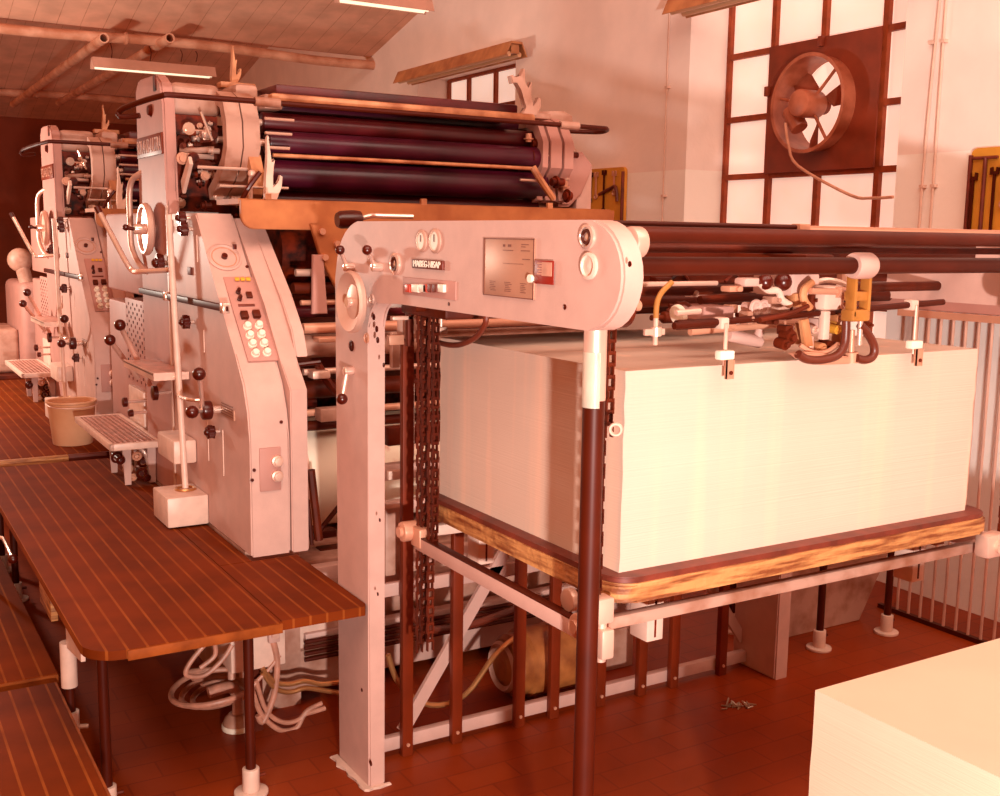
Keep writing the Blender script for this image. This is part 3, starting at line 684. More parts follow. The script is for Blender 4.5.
# safety rail over the whole width
MB().tube([(1.02, 4.40, 2.135), (.955, 4.44, 2.13), (.965, 4.42, 2.16), (1.05, 4.2, 2.19), (1.12, 4.18, 2.195), (1.5, 4.18, 2.195), (2.0, 4.18, 2.195), (2.95, 4.18, 2.195), (3.08, 4.20, 2.195), (3.11, 4.26, 2.19), (3.08, 4.32, 2.19), (2.95, 4.36, 2.19)], .011, 10, 3).build('safety_rail', 'steel_brown', U)
for x in (1.45, 2.86): MB().cyl((x-.05, 4.18, 2.195), (x+.05, 4.18, 2.195), .018, n=14).build('rail_collar', 'enamel_worn', U)
# roller cradles: forked castings
def cradle(x, y, z, h, mt, lean=0.0, par=U):
    o = [(-.045, 0), (-.05, .03), (-.02, .06), (-.022, .32), (-.008, .62), (-.004, .96), (.004, 1.0), (.014, .95), (.022, .55), (.05, .66), (.056, .62), (.03, .40), (.03, .20), (.075, .28), (.10, .42), (.118, .40), (.11, .24), (.075, .10), (.05, .03), (.05, 0)]
    poly = [(x+a*h*1.9+lean*b*h, z+b*h) for a, b in o]
    m = MB(); m.prism(poly, 'y', y-.014, y+.014, .004); m.box((x-.06, y-.03, z-.02), (x+.09, y+.03, z+.005), .004)
    return m.build('roller_cradle', mt, par)
cradle(1.425, 4.12, 1.81, .255, 'enamel_pale')
cradle(1.455, 4.62, 2.31, .155, 'tan')
c = cradle(2.75, 4.33, 2.25, .09, 'enamel_worn', -.1)
m = MB()
o = [(0, 0), (.03, .03), (.0, .10), (-.025, .13), (-.05, .12), (-.06, .15), (-.045, .155), (-.035, .14), (-.02, .155), (-.005, .15), (.01, .185), (.018, .18), (.012, .13), (.035, .10), (.045, .135), (.055, .13), (.045, .085), (.06, .03), (.085, .055), (.09, .075), (.105, .07), (.105, .035), (.08, .0)]
MB().prism([(2.675+a, 2.24+b*1.1) for a, b in o], 'y', 4.29, 4.325, .004).build('roller_cradle', 'enamel_worn', U)
# drive side housing
m = MB(); m.prism([(2.93, 2.285), (2.80, 2.27), (2.79, 2.20), (3.02, 2.18), (3.06, 2.20), (3.05, 2.27), (3.0, 2.29)], 'y', 4.42, 4.9, .012); m.build('drive_side_beam', 'enamel_worn', U)
m = MB(); m.prism([(2.95, 2.18), (3.02, 2.18), (3.07, 2.09), (2.98, 2.08)], 'y', 4.40, 4.5, .006); m.build('drive_side_gusset', 'enamel_worn', U)
m = MB(); m.prism([(2.94, 2.07), (3.07, 2.10), (3.13, 2.04), (3.12, 2.0), (3.07, 1.90), (3.0, 1.84), (2.94, 1.84)], 'y', 4.36, 4.46, .012); m.build('drive_side_cover', 'enamel_side', U)
m = MB(); m.box((3.05, 4.38, .0), (3.14, 5.3, 2.03), .01); m.build('drive_side_frame', 'enamel', U)
MB().tube([(2.72, 4.26, 2.01), (2.76, 4.25, 1.95), (2.83, 4.25, 1.87)], .016, 8).build('throw_off_link', 'tan', U)
MB().cyl((2.66, 4.27, 1.95), (2.78, 4.27, 1.95), .006, n=8).build('adjusting_spindle', 'steel', U)
# tan guard board in front of the rollers
r_ = .05; poly = [(2.92, 1.815), (1.25, 1.815), (1.25, 1.76)]+[(1.25+r_-r_*math.cos(a), 1.76-r_*math.sin(a)) for a in (.4, .8, 1.2, PI/2)]+[(2.92, 1.71)]
MB().prism(poly, 'y', 3.90, 3.925, .003).build('guard_board', 'boardtan', U)
for x in (1.36, 2.0, 2.6): MB().box((x-.012, 3.925, 1.815), (x+.012, 3.94, 1.84)).build('board_clip', 'tan', U)
MB().box((1.25, 3.93, 1.80), (2.92, 4.2, 1.82)).build('board_shelf', 'boardtan', U)

# infeed frame, shafts and cylinders under the board
MB().prism([(1.50, 1.73), (1.66, 1.73), (1.66, 1.50), (1.64, 1.42), (1.54, 1.60)], 'y', 3.86, 3.885, .003).build('infeed_plate', 'boardtan', U)
MB().prism([(1.505, 1.62), (1.545, 1.62), (1.56, 1.40), (1.50, 1.40)], 'y', 3.855, 3.875, .003).build('infeed_plate', 'enamel_side', U)
for x, z in ((1.54, 1.705), (1.55, 1.61), (1.60, 1.66)): MB().cyl((x, 3.87, z), (x, 3.845, z), .012, n=14).build('bolt', 'steel_dull', U)
for i, (z, y, r, mm) in enumerate(((1.55, 3.95, .014, 'steel'), (1.49, 3.98, .022, 'iron'), (1.44, 3.9, .010, 'steel_dull'), (1.40, 3.98, .022, 'roller'), (1.345, 3.88, .020, 'steel_dull'), (1.27, 3.95, .045, 'enamel_worn'), (1.18, 3.88, .012, 'steel'), (1.10, 3.96, .035, 'iron'), (1.02, 3.9, .014, 'steel_dull'), (.96, 3.95, .02, 'iron'))):
    MB().cyl((1.47, y, z), (2.95, y, z), r, n=20).build('cross_shaft', mm, U)
MB().cyl((1.50, 4.12, .74), (2.86, 4.12, .74), .22, n=48).build('blanket_cylinder', 'paper_print', U)
MB().cyl((1.455, 4.12, .74), (1.50, 4.12, .74), .235, n=48, bev=.006).build('cylinder_bearer', 'steel', U)
MB().cyl((1.50, 4.25, 1.25), (2.86, 4.25, 1.25), .20, n=40).build('impression_cylinder', 'iron', U)
MB().cyl((1.50, 4.3, 1.62), (2.86, 4.3, 1.62), .13, n=40).build('plate_cylinder', 'dark', U)
MB().cyl((1.46, 4.0, 1.045), (1.56, 4.0, 1.045), .032, n=20, bev=.006).build('shaft_knob', 'black', U)
MB().box((1.43, 3.9, 1.24), (1.47, 3.93, 1.30), .004).build('spring_latch', 'steel', U)
MB().tube([at(296, 365, 'y', 3.8), at(320, 362, 'y', 3.8)], .009, 8, 0).build('throw_off_link', 'black', U)
MB().tube([at(318, 365, 'y', 3.85), at(330, 385, 'y', 3.85), at(342, 398, 'y', 3.85)], .016, 8).build('pull_rod', 'iron', U)
MB().tube([at(311, 470, 'y', 3.75), at(315, 505, 'y', 3.75), at(319, 540, 'y', 3.75)], .016, 8).build('pull_rod', 'iron', U)
MB().tube([at(308, 500, 'y', 3.72), at(312, 545, 'y', 3.72)], .008, 8, 0).build('pull_rod', 'steel_brown', U)
MB().tube([at(340, 505, 'y', 3.75), at(320, 530, 'y', 3.75)], .01, 8, 0).build('pull_rod', 'steel_brown', U)
for (px, py, w, h, mm) in ((322, 375, .07, .03, 'steel'), (333, 415, .10, .05, 'enamel_worn'), (330, 340, .09, .02, 'steel_dull'), (325, 535, .10, .03, 'steel_brown'), (333, 552, .10, .03, 'iron')):
    p = at(px, py, 'y', 3.8); MB().box((p.x-w/2, 3.8, p.z-h/2), (p.x+w/2, 3.86, p.z+h/2), .005).build('infeed_bracket', mm, U)
# base casting behind the feeder: horizontal slabs along the width
for i, (z0, z1, y, mm) in enumerate(((.92, .99, 3.62, 'iron'), (.78, .84, 3.66, 'enamel'), (.66, .70, 3.64, 'enamel'), (.47, .52, 3.55, 'enamel'), (.36, .41, 3.56, 'enamel_side'), (.22, .26, 3.60, 'enamel'), (.06, .19, 3.62, 'enamel'))):
    MB().box((1.36 if z0 < .55 else 1.70, y, z0), (2.98, y+.05, z1), .004).build('base_crossmember', mm, U)
MB().box((1.36, 3.7, .02), (3.0, 4.4, .5), .01).build('base_casting', 'enamel_worn', U)
for i in range(4): MB().tube([(1.35, 3.585, .17+i*.022), (1.45, 3.58, .172+i*.022), (2.9, 3.585, .17+i*.022)], .008, 8, 0).build('grease_pipe', 'steel_brown', U)
MB().box((1.24, 3.62, .2), (1.5, 4.2, .33), .006).build('base_step', 'enamel_pale', U)
MB().box((1.22, 3.60, .05), (1.52, 4.1, .2), .006).build('base_step', 'enamel_worn', U)

# second unit further down the line
U2 = copy_tree(U); U2.location = V3(U['_o'])+V3((0, 2.62, 0))
U2['label'] = 'farther printing press unit behind the nearer one, its side brightly lit'

# ================================================================== FEEDER
FXX = 1.30
Fd = empty('paper_feeder', (1.34, 2.5, 0), 'pink-grey sheet feeder with long rounded side arm, column and suction head over the pile', 'feeder')
def arcp(cy, cz, r, a0, a1, n=10): return [(cy+r*math.cos(a0+(a1-a0)*k/n), cz+r*math.sin(a0+(a1-a0)*k/n)) for k in range(n+1)]
side = [(3.15, 0), (3.15, 1.55)]+arcp(2.98, 1.565, .17, 0, PI/2, 8)+arcp(1.815, 1.622, .112, PI/2, 3*PI/2, 14)+[(2.70, 1.511)]+[(2.84+.08*math.cos(a)-.0, 1.431+.08*math.sin(a)) for a in (PI/2,)]+arcp(2.83, 1.431, .08, PI/2, 0, 6)[1:]+[(2.91, 1.38), (2.91, 0)]
MB().prism(side, 'x', FXX, FXX+.055, .006).build('side_frame', 'enamel', Fd)
MB().prism(side, 'x', 3.02, 3.09, .006).build('side_frame', 'enamel', Fd)
P = lambda px, py, out=0: at(px, py, 'x', FXX-out)
# hand wheel
w = P(350, 302, .05); hwl = MB().lathe(w, (-1, 0, 0), [(.075, -.02), (.088, -.012), (.09, 0), (.084, .008), (.05, -.008), (.02, -.002), (0, 0)], 40).build('handwheel', 'steel', Fd)
MB().cyl((FXX, w.y, w.z), (w.x-.012, w.y, w.z), .014, n=16).build('wheel_hub', 'chrome', hwl)
# levers
for b, h in (((340, 250), (347, 267)), ((367, 250), (375, 267)), ((342, 399), (347, 371))):
    hp = P(h[0], h[1], .02); bp_ = P(b[0], b[1], .05)
    if b[1] > 300: hp = P(h[0], h[1], .02)
    l = MB().tube([(hp.x, hp.y, hp.z), bp_], .006, 8, 0).build('control_lever', 'chrome', Fd)
    MB().ball(bp_, .014 if b[1] < 300 else .017).build('lever_ball', 'black', l)
    MB().cyl((FXX, hp.y, hp.z), (hp.x-.01, hp.y, hp.z), .013, n=16, bev=.002).build('lever_hub', 'chrome', l)
for (px, py, r, mm, nm) in ((396, 264, .026, 'chrome', 'plug_cap'), (588, 237, .022, 'chrome', 'plug_cap'), (590, 266, .024, 'enamel_pale', 'cover_cap'), (372, 299, .012, 'chrome', 'plug_cap'), (367, 338, .014, 'steel_dull', 'cover_cap'), (374, 317, .008, 'black', 'screw'), (377, 329, .008, 'black', 'screw'), (378, 340, .008, 'black', 'screw'), (630, 264, .005, 'black', 'screw'), (565, 307, .005, 'black', 'screw'), (449, 304, .004, 'black', 'screw'), (352, 346, .014, 'steel_brown', 'plug_cap'), (384, 365, .006, 'black', 'screw'), (380, 520, .005, 'black', 'screw'), (378, 594, .005, 'black', 'screw'), (362, 690, .005, 'steel_brown', 'screw'), (371, 763, .008, 'iron', 'screw')):
    p = P(px, py); MB().lathe((FXX, p.y, p.z), (-1, 0, 0), [(r*1.15, 0), (r*1.15, r*.25), (r*.9, r*.35), (r*.8, r*.15), (r*.3, r*.15), (0, r*.3)], 24).build(nm, mm, Fd)
    if mm == 'chrome' and r > .02: MB().torus((FXX-r*.18, p.y, p.z), (1, 0, 0), r*.58, r*.16, 24, 6).build('cap_recess', 'steel_brown', Fd)
for px, r in ((422, .022), (435.5, .024)):
    p = P(px, 241); g = MB().lathe((FXX, p.y, p.z), (-1, 0, 0), [(r*1.3, 0), (r*1.3, .003), (r*1.1, .006), (r, .006), (r, .003), (0, .003)], 32).build('gauge', 'steel', Fd)
    MB().cyl((FXX-.003, p.y, p.z), (FXX-.004, p.y, p.z), r*.98, n=28).build('gauge_face', 'white', g)
    MB().box((FXX-.0055, p.y-.002, p.z-.002), (FXX-.004, p.y+.002, p.z+r*.7)).build('gauge_needle', 'black', g)
a = P(414.5, 259); b = P(445, 269.5)
bd = MB().box((FXX-.008, b.y, b.z-.002), (FXX, a.y, a.z), .002).build('badge', 'redwood', Fd)
bw = a.y-b.y
text('badge_lettering', 'MABEG-NISAP', .024, face_x(V3((FXX-.009, (a.y+b.y)/2, (a.z+b.z)/2-.001))), 'white', bd, sx=bw*.92/.155)
a = P(404, 275); b = P(456.5, 302)
sp_ = MB().box((FXX-.003, b.y, b.z+.004), (FXX, a.y, a.z-.005), .001).build('switch_panel', 'enamel_side', Fd)
for px, wpx, mm in ((411, 5, 'red'), (418.5, 7, 'white'), (426, 7, 'white'), (428+1, 4, 'red'), (433.5, 4.5, 'redwood'), (438.5, 4.5, 'redwood'), (444.5, 6, 'white')):
    a = P(px-wpx/2, 284); b = P(px+wpx/2, 292.5)
    MB().box((FXX-.012, b.y+.0008, b.z), (FXX-.003, a.y-.0008, a.z), .001).build('rocker_switch', mm, sp_)
a = P(485.5, 238); b = P(535, 300)
dg_ = MB().box((FXX-.004, b.y, b.z), (FXX, a.y, a.z), .001).build('diagram_plate', 'diagram', Fd)
W, H = a.y-b.y, a.z-b.z
def dl_(u0, v0, u1, v1): return (FXX-.005, a.y-u1*W, b.z+v0*H), (FXX-.004, a.y-u0*W, b.z+v1*H)
m = MB()
for u0, v0, u1, v1 in ((0, 0, 1, .015), (0, .985, 1, 1), (0, 0, .015, 1), (.985, 0, 1, 1), (.4, .795, .6, .805), (.75, .795, .92, .805), (.4, .575, .8, .58), (.78, .655, .92, .665), (.4, .86, .44, .9), (.5, .86, .56, .9), (.76, .86, .84, .87), (.76, .9, .9, .91)): m.box(*dl_(u0, v0, u1, v1))
for u in (.2, .5, .8):
    for k in range(6): m.box(*dl_(u-.07+rnd.random()*.03, .10+k*.03, u+.02+rnd.random()*.06, .108+k*.03))
m.build('plate_engraving', 'ink_line', dg_)
a = P(537, 260); b = P(555.5, 285)
lb = MB().box((FXX-.006, b.y, b.z), (FXX-.0045, a.y, a.z), .0005).build('warning_label', 'label_red', Fd)
W2, H2 = a.y-b.y, a.z-b.z; m = MB()
m.box((FXX-.007, b.y+.08*W2, b.z+.35*H2), (FXX-.006, a.y-.4*W2, b.z+.93*H2))
for k in range(5): m.box((FXX-.0068, b.y+.3*W2, b.z+(.4+.11*k)*H2), (FXX-.006, a.y-(.15+.08*(k % 2))*W2, b.z+(.46+.11*k)*H2))
m.build('label_print', 'cable', lb)
p = P(533.5, 278.5); MB().cyl((FXX, p.y, p.z), (FXX-.012, p.y, p.z), .009, n=16).build('plate_stud', 'white', Fd)
# pole
pl = MB().cyl((1.345, 1.85, 0), (1.345, 1.85, 1.36), .0235, n=28).build('support_pole', 'steel_brown', Fd)
MB().cyl((1.345, 1.85, 1.36), (1.345, 1.85, 1.515), .0245, n=28).build('pole_sleeve', 'steel', pl)
m = MB(); vs = []
for k in range(9):
    a = math.radians(150+k*14)
    for z in (1.345, 1.462): vs.append(m.bm.verts.new((1.345+.0255*math.cos(a), 1.85+.0255*math.sin(a), z)))
for k in range(8): m.bm.faces.new((vs[2*k], vs[2*k+1], vs[2*k+3], vs[2*k+2]))
bmesh.ops.solidify(m.bm, geom=m.bm.faces[:], thickness=.0008)
m.build('paper_label', 'white', pl)
MB().cyl((1.345, 1.85, 0), (1.345, 1.85, .03), .05, n=28, bev=.005).build('pole_foot', 'iron', pl)
MB().torus((1.375, 1.81, 1.30), (1, 1, 0), .012, .004, 16, 6).build('tape_loop', 'steel', pl)
# dark cross tubes
def crossbar(y, z, r, mt, name='cross_tube', x0=1.37, x1=3.03): return MB().cyl((x0, y, z), (x1, y, z), r, n=24).build(name, mt, Fd)
z1 = at(800, 237, 'y', 1.80).z; crossbar(1.80, z1, .017, 'steel_brown')
z2 = at(760, 266, 'y', 1.84).z; crossbar(1.84, z2, .020, 'steel_brown')
z3 = at(720, 225.5, 'y', 1.86).z; MB().cyl((1.37, 1.86, z3), (at(797, 226, 'y', 1.86).x, 1.86, z3), .006, n=12).build('clamp_rod', 'steel_brown', Fd)
p = at(800, 229, 'y', 1.86); MB().box((p.x-.015, 1.845, p.z-.016), (p.x+.02, 1.875, p.z+.012), .003).build('rod_clamp', 'steel_dull', Fd)
z4 = at(900, 231, 'y', 2.0).z; MB().box((p.x, 1.97, z4-.008), (3.03, 2.03, z4+.008), .003).build('guide_rail', 'steel_dull', Fd)
z4 = at(900, 252, 'y', 2.2).z; MB().box((1.37, 2.17, z4-.02), (3.03, 2.23, z4+.02), .004).build('guide_rail', 'steel_brown', Fd)
z5 = at(900, 272, 'y', 2.55).z; MB().box((1.37, 2.50, z5-.03), (3.03, 2.6, z5+.035), .004).build('guide_rail', 'iron', Fd)
z6 = at(700, 249, 'y', 2.0).z; crossbar(2.04, z6, .010, 'iron')
z7 = at(700, 290, 'y', 2.3).z; crossbar(2.3, z7, .015, 'iron')
z8 = at(680, 300, 'y', 2.5).z; crossbar(2.5, z8, .02, 'steel_brown')
z9 = at(700, 283, 'y', 2.15).z; crossbar(2.10, at(650, 284, 'y', 2.10).z, .006, 'steel', x1=1.9)
crossbar(2.75, 1.50, .016, 'iron'); crossbar(2.65, 1.57, .03, 'iron')
MB().cyl((1.355, 1.76, 1.69), (1.385, 1.76, 1.69), .032, n=24, bev=.004).build('tube_boss', 'steel', Fd)
# upper right pinkish arm behind tubes
MB().tube([at(795, 243, 'y', 2.3), at(815, 252, 'y', 2.3), at(835, 256, 'y', 2.25)], .012, 10).build('air_pipe', 'cable', Fd)
p = at(870, 236, 'y', 2.05); MB().box((p.x-.12, 2.02, p.z-.008), (p.x+.02, 2.08, p.z+.012), .003).build('rail_carriage', 'steel_dull', Fd)
# chains with links
def chain(x, y, z0, z1, name='lift_chain', par=Fd, mt='iron', w=.016):
    m = MB(); p = .026; n = int((z1-z0)/p)
    for i in range(n):
        z = z0+(i+.5)*p; o = .006 if i % 2 else .009
        for s_ in (-o, o): m.box((x+s_-.0016, y-w*.36, z-p*.66), (x+s_+.0016, y+w*.36, z+p*.66))
        m.cyl((x-.008, y, z+p*.5), (x+.008, y, z+p*.5), w*.34, n=8)
    return m.build(name, mt, par)
chain(1.42, 2.808, .46, 1.52); chain(1.42, 2.784, .50, 1.52, mt='steel_brown'); chain(1.42, 2.738, .49, 1.52); chain(1.42, 2.714, .8, 1.52, mt='steel_brown')
chain(1.42, 1.922, .86, 1.52, mt='steel_brown'); chain(1.42, 1.896, 1.27, 1.52)
chain(2.86, 2.78, .5, 1.52); chain(2.86, 1.90, .86, 1.52)
for y in (2.77, 1.9):
    for x in (1.43, 2.86): MB().cyl((x-.025, y, 1.55), (x+.025, y, 1.55), .045, n=20).build('chain_sprocket', 'iron', Fd)
MB().cyl((1.37, 2.77, 1.55), (3.03, 2.77, 1.55), .012, n=12).build('sprocket_shaft', 'iron', Fd)
MB().cyl((1.37, 1.93, 1.55), (1.52, 1.93, 1.55), .012, n=12).build('sprocket_shaft', 'steel_dull', Fd)
# lifting frame under the board
lf = MB().box((1.40, 1.96, .782), (1.415, 2.80, .822), .002).build('lift_bar', 'enamel', Fd)
MB().box((1.40, 1.96, .820), (1.425, 2.80, .825), .001).build('bar_flange', 'steel_brown', lf)
MB().box((2.86, 1.90, .79), (2.90, 2.86, .842), .002).build('lift_bar', 'enamel', Fd)
for y, z in ((2.83, .83), (1.93, .83)):
    MB().cyl((1.37, y, z), (1.43, y, z), .03, n=20, bev=.004).cyl((1.36, y, z), (1.37, y, z), .016, n=12).build('guide_roller', 'steel_dull', Fd)
MB().cyl((1.42, 2.04, .85), (1.44, 2.04, .85), .028, n=20, bev=.003).build('guide_roller', 'steel', Fd)
m = MB().box((1.395, 1.885, .84), (1.445, 1.93, .90), .006).box((1.405, 1.875, .76), (1.44, 1.925, .83), .006).cyl((1.42, 1.9, .75), (1.42, 1.9, .86), .012, n=12).cyl((1.39, 1.905, .87), (1.45, 1.905, .87), .01, n=12)
m.build('chain_anchor', 'steel', Fd)
MB().box((1.395, 2.76, .79), (1.435, 2.82, .85), .006).build('chain_anchor', 'steel_dull', Fd)
cxx = at(968, 531, 'y', 1.93); MB().box((2.765, 1.87, .80), (2.85, 1.92, .87), .01).cyl((2.81, 1.86, .835), (2.81, 1.93, .835), .02, n=16).build('chain_anchor', 'steel', Fd)
MB().box((1.45, 1.935, .800), (2.84, 1.965, .832), .008).build('lift_crossbar', 'enamel_worn', Fd)
MB().box((1.45, 2.78, .815), (2.84, 2.82, .85), .008).build('lift_crossbar', 'enamel_pale', Fd)
for x, y, z in ((1.70, 2.05, .695), (2.70, 2.05, .695), (1.575, 2.68, .742), (2.66, 2.68, .742)):
    cb_ = MB().box((x-.026, y, z), (x+.026, y+.07, .83), .003).build('channel_block', 'enamel_pale', Fd)
    MB().box((x-.003, y-.002, z+.01), (x+.002, y+.001, .82)).build('block_slot', 'dark', cb_)
for x in (1.66, 2.68): MB().box((x-.02, 1.97, .832), (x+.02, 2.80, .872)).build('bearer_bar', 'iron', Fd)
MB().box(at(437, 527, 'y', 2.9)+V3((-.02, 0, -.02)), at(470, 518, 'y', 2.9)+V3((.03, .02, .01)), .002).build('tape_mark', 'enamel_pale', Fd)
a = at(438, 530, 'y', 2.89); MB().box(a+V3((0, 0, -.01)), a+V3((.05, .004, .004))).box(a+V3((0, 0, 0)), a+V3((.012, .004, .035))).build('yellow_mark', 'tape', Fd)
# lower guard: uprights, rails, brace
gr = MB().box((1.37, 3.07, .02), (3.05, 3.10, .065), .003).build('guard_rail', 'enamel', Fd)
MB().box((1.37, 3.10, .535), (2.05, 3.12, .58), .003).build('guard_rail', 'enamel', Fd)
MB().box((2.0, 3.12, .66), (3.02, 3.14, .70), .003).build('guard_rail', 'enamel', Fd)
a, b = V3((1.51, 3.11, .06)), V3((2.02, 3.11, .80)); dd = (b-a).normalized(); nn = dd.cross(V3((0, 1, 0)))*.022
m = MB(); m.prism([((a+nn).x, (a+nn).z), ((b+nn).x, (b+nn).z), ((b-nn).x, (b-nn).z), ((a-nn).x, (a-nn).z)], 'y', 3.10, 3.115); m.build('diagonal_brace', 'enamel', Fd)
m = MB(); a, b = V3((2.80, 3.11, .42)), V3((3.03, 3.11, .1)); dd = (b-a).normalized(); nn = dd.cross(V3((0, 1, 0)))*.02
m.prism([((a+nn).x, (a+nn).z), ((b+nn).x, (b+nn).z), ((b-nn).x, (b-nn).z), ((a-nn).x, (a-nn).z)], 'y', 3.10, 3.115); m.build('diagonal_brace', 'enamel', Fd)
for i, x in enumerate((1.50, 1.685, 1.935, 2.08, 2.285, 2.475, 2.63, 2.875)):
    z1_ = 1.43 if i == 0 else .80
    up_ = MB().box((x-.019, 3.045, -.0 if i else -.0), (x+.019, 3.07, z1_), .002).build('guard_upright', 'rail_dark', Fd)
    MB().cyl((x, 3.047, .04), (x, 3.04, .04), .006, n=10).build('bolt', 'steel_dull', up_)
MB().box((1.475, 3.035, 1.38), (1.525, 3.08, 1.44), .003).build('upright_cap', 'enamel_pale', Fd)
for (px, py, w, h, mm, yy) in ((394, 305, .10, .015, 'chrome', 2.9), (408, 318, .10, .012, 'steel', 2.95), (411, 330, .02, .1, 'iron', 2.95), (397, 340, .05, .03, 'steel_dull', 3.0), (410, 360, .015, .2, 'enamel_pale', 3.2), (396, 350, .03, .12, 'enamel_worn', 3.3), (412, 420, .02, .25, 'enamel_pale', 3.3), (397, 475, .06, .03, 'enamel_pale', 3.3), (400, 510, .05, .03, 'enamel', 3.3)):
    p = at(px, py, 'y', yy); MB().box((p.x-w/2, yy, p.z-h/2), (p.x+w/2, yy+.02, p.z+h/2), .002).build('linkage_bar', mm, Fd)
MB().box(at(399, 560, 'y', 3.2)+V3((-.05, 0, -.08)), at(399, 530, 'y', 3.2)+V3((.04, .05, .08)), .01).build('relay_box', 'enamel_worn', Fd)
MB().cyl(at(404, 527, 'y', 3.15), at(404, 527, 'y', 3.15)+V3((0, -.03, 0)), .02, n=14).build('relay_knob', 'steel_dull', Fd)
MB().tube([at(486, 314, 'x', 1.44), at(485, 324, 'x', 1.44), at(476, 337, 'x', 1.45), at(458, 345, 'x', 1.45), at(440, 343, 'x', 1.45), at(430, 338, 'x', 1.45)], .008, 10).build('air_hose', 'hose', Fd)
p = at(441, 325, 'y', 2.86); MB().cyl((p.x, 2.86, 1.41), (p.x, 2.86, 1.52), .005, n=10).box((p.x-.015, 2.845, 1.41), (p.x+.015, 2.875, 1.43), .003).build('sheet_guide', 'steel', Fd)
a = at(337, 220, 'y', 3.5); b = at(359, 219, 'y', 3.5); c2 = at(384, 216, 'y', 3.45)
hg = MB().lathe(a, b-a, [(0, 0), (.024, 0), (.03, .012), (.031, .06), (.027, .085), (.014, .09), (0, .09)], 20).build('crank_grip', 'black', Fd)
MB().tube([b, (b+c2)/2+V3((0, 0, .006)), c2, c2+V3((.10, -.02, .0))], .009, 10).build('crank_rod', 'chrome', hg)
# cables behind the guard
MB().tube([at(390, 560, 'y', 3.3), at(400, 580, 'y', 3.3), at(420, 625, 'y', 3.3), at(455, 628, 'y', 3.3), at(500, 615, 'y', 3.3), at(540, 598, 'y', 3.35)], .014, 10).build('power_cable', 'hose', Fd)
MB().tube([at(388, 655, 'y', 3.2), at(400, 685, 'y', 3.2), at(430, 705, 'y', 3.2), at(465, 695, 'y', 3.2), at(495, 655, 'y', 3.2), at(520, 635, 'y', 3.25), at(545, 628, 'y', 3.3)], .010, 10).build('power_cable', 'brass', Fd)

hs = MB().box((1.40, 2.62, 1.47), (2.25, 2.9, 1.67), .01).build('drive_housing', 'iron', Fd)
rn = random.Random(21)
for i in range(22):
    px = rn.uniform(645, 790); py = rn.uniform(278, 318); p = at(px, py, 'y', rn.uniform(2.2, 2.55)); L = rn.uniform(.02, .12); r = rn.uniform(.006, .018)
    p.x = min(p.x, 2.2); m = MB()
    if i % 3 == 0: m.cyl(p, p+V3((L*1.6, 0, 0)), r*.6, n=12).cyl(p+V3((L*.4, 0, 0)), p+V3((L*.8, 0, 0)), r*1.3, n=14, bev=.002); nm = 'feed_shaft'
    elif i % 3 == 1: m.box(p, p+V3((L*.6, .03, .025)), .004).cyl(p+V3((.01, -.012, .012)), p+V3((.01, .0, .012)), .007, n=10); nm = 'bearing_block'
    else: m.tube([p, p+V3((L*.5, 0, .02)), p+V3((L, .02, -.01))], r*.5, 8); nm = 'feed_lever'
    m.build(nm, rn.choice(['iron', 'steel_dull', 'dark', 'iron', 'steel_brown', 'enamel_worn']), hs)
# ---- suction head over the pile
SH = MB().box((2.02, 1.96, 1.56), (2.12, 2.10, 1.62), .01).build('suction_head', 'enamel', Fd)
def sh(m, name, mt): return m.build(name, mt, SH)
Y = 1.95
q = lambda px, py, y=Y: at(px, py, 'y', y)
# clamp on the lower tube + ochre hanger
c0 = at(862, 266, 'y', 1.84)
sh(MB().lathe((c0.x-.035, 1.84, z2), (1, 0, 0), [(0, 0), (.029, 0), (.032, .008), (.032, .058), (.028, .066), (0, .066)], 28), 'tube_clamp', 'enamel')
m = MB(); a, b = q(853, 275, 1.86), q(867, 317, 1.86)
m.box((a.x, 1.85, b.z), (a.x+.010, 1.88, a.z), .003); m.box((b.x-.010, 1.85, b.z+.01), (b.x, 1.88, a.z), .003); m.box((a.x, 1.855, (a.z+b.z)/2-.012), (b.x, 1.885, (a.z+b.z)/2+.012), .003); m.box((a.x-.004, 1.85, b.z-.01), (b.x+.002, 1.89, b.z+.02), .006)
sh(m, 'hanger_bracket', 'ochre')
# long guide rod with sheet stops
g0, g1 = q(674, 326), q(943, 302); gz_ = (g0.z+g1.z)/2
g0 = V3((g0.x, Y, g0.z)); g1 = V3((g1.x, Y, g1.z))
sh(MB().cyl(g0, g1, .0085, n=12), 'guide_rod', 'steel_brown')
def stop(px, py0, py1, yb):
    a = q(px, py0); b = q(px, py1); zt = a.z
    sh(MB().box((a.x-.013, Y-.016, zt-.014), (a.x+.013, Y+.016, zt+.014), .004), 'rod_clamp', 'enamel_pale')
    sh(MB().cyl((a.x, Y-.018, zt), (a.x, Y-.018, b.z+.03), .005, n=10), 'stop_rod', 'steel')
    mid = b.z+.045
    sh(MB().box((a.x-.028, Y-.036, mid), (a.x+.016, Y-.012, mid+.022), .004), 'stop_block', 'white')
    f = MB().box((a.x-.010, Y-.04, b.z), (a.x+.010, Y-.034, mid)).box((a.x-.010, Y-.042, b.z), (a.x-.007, Y-.03, mid)).box((a.x+.007, Y-.042, b.z), (a.x+.010, Y-.03, mid))
    sh(f, 'stop_finger', 'steel_dull'); sh(MB().cyl((a.x, Y-.044, b.z+.015), (a.x, Y-.04, b.z+.015), .005, n=8), 'finger_screw', 'iron')
stop(721, 323, 377, 0); stop(911, 305, 364, 0)
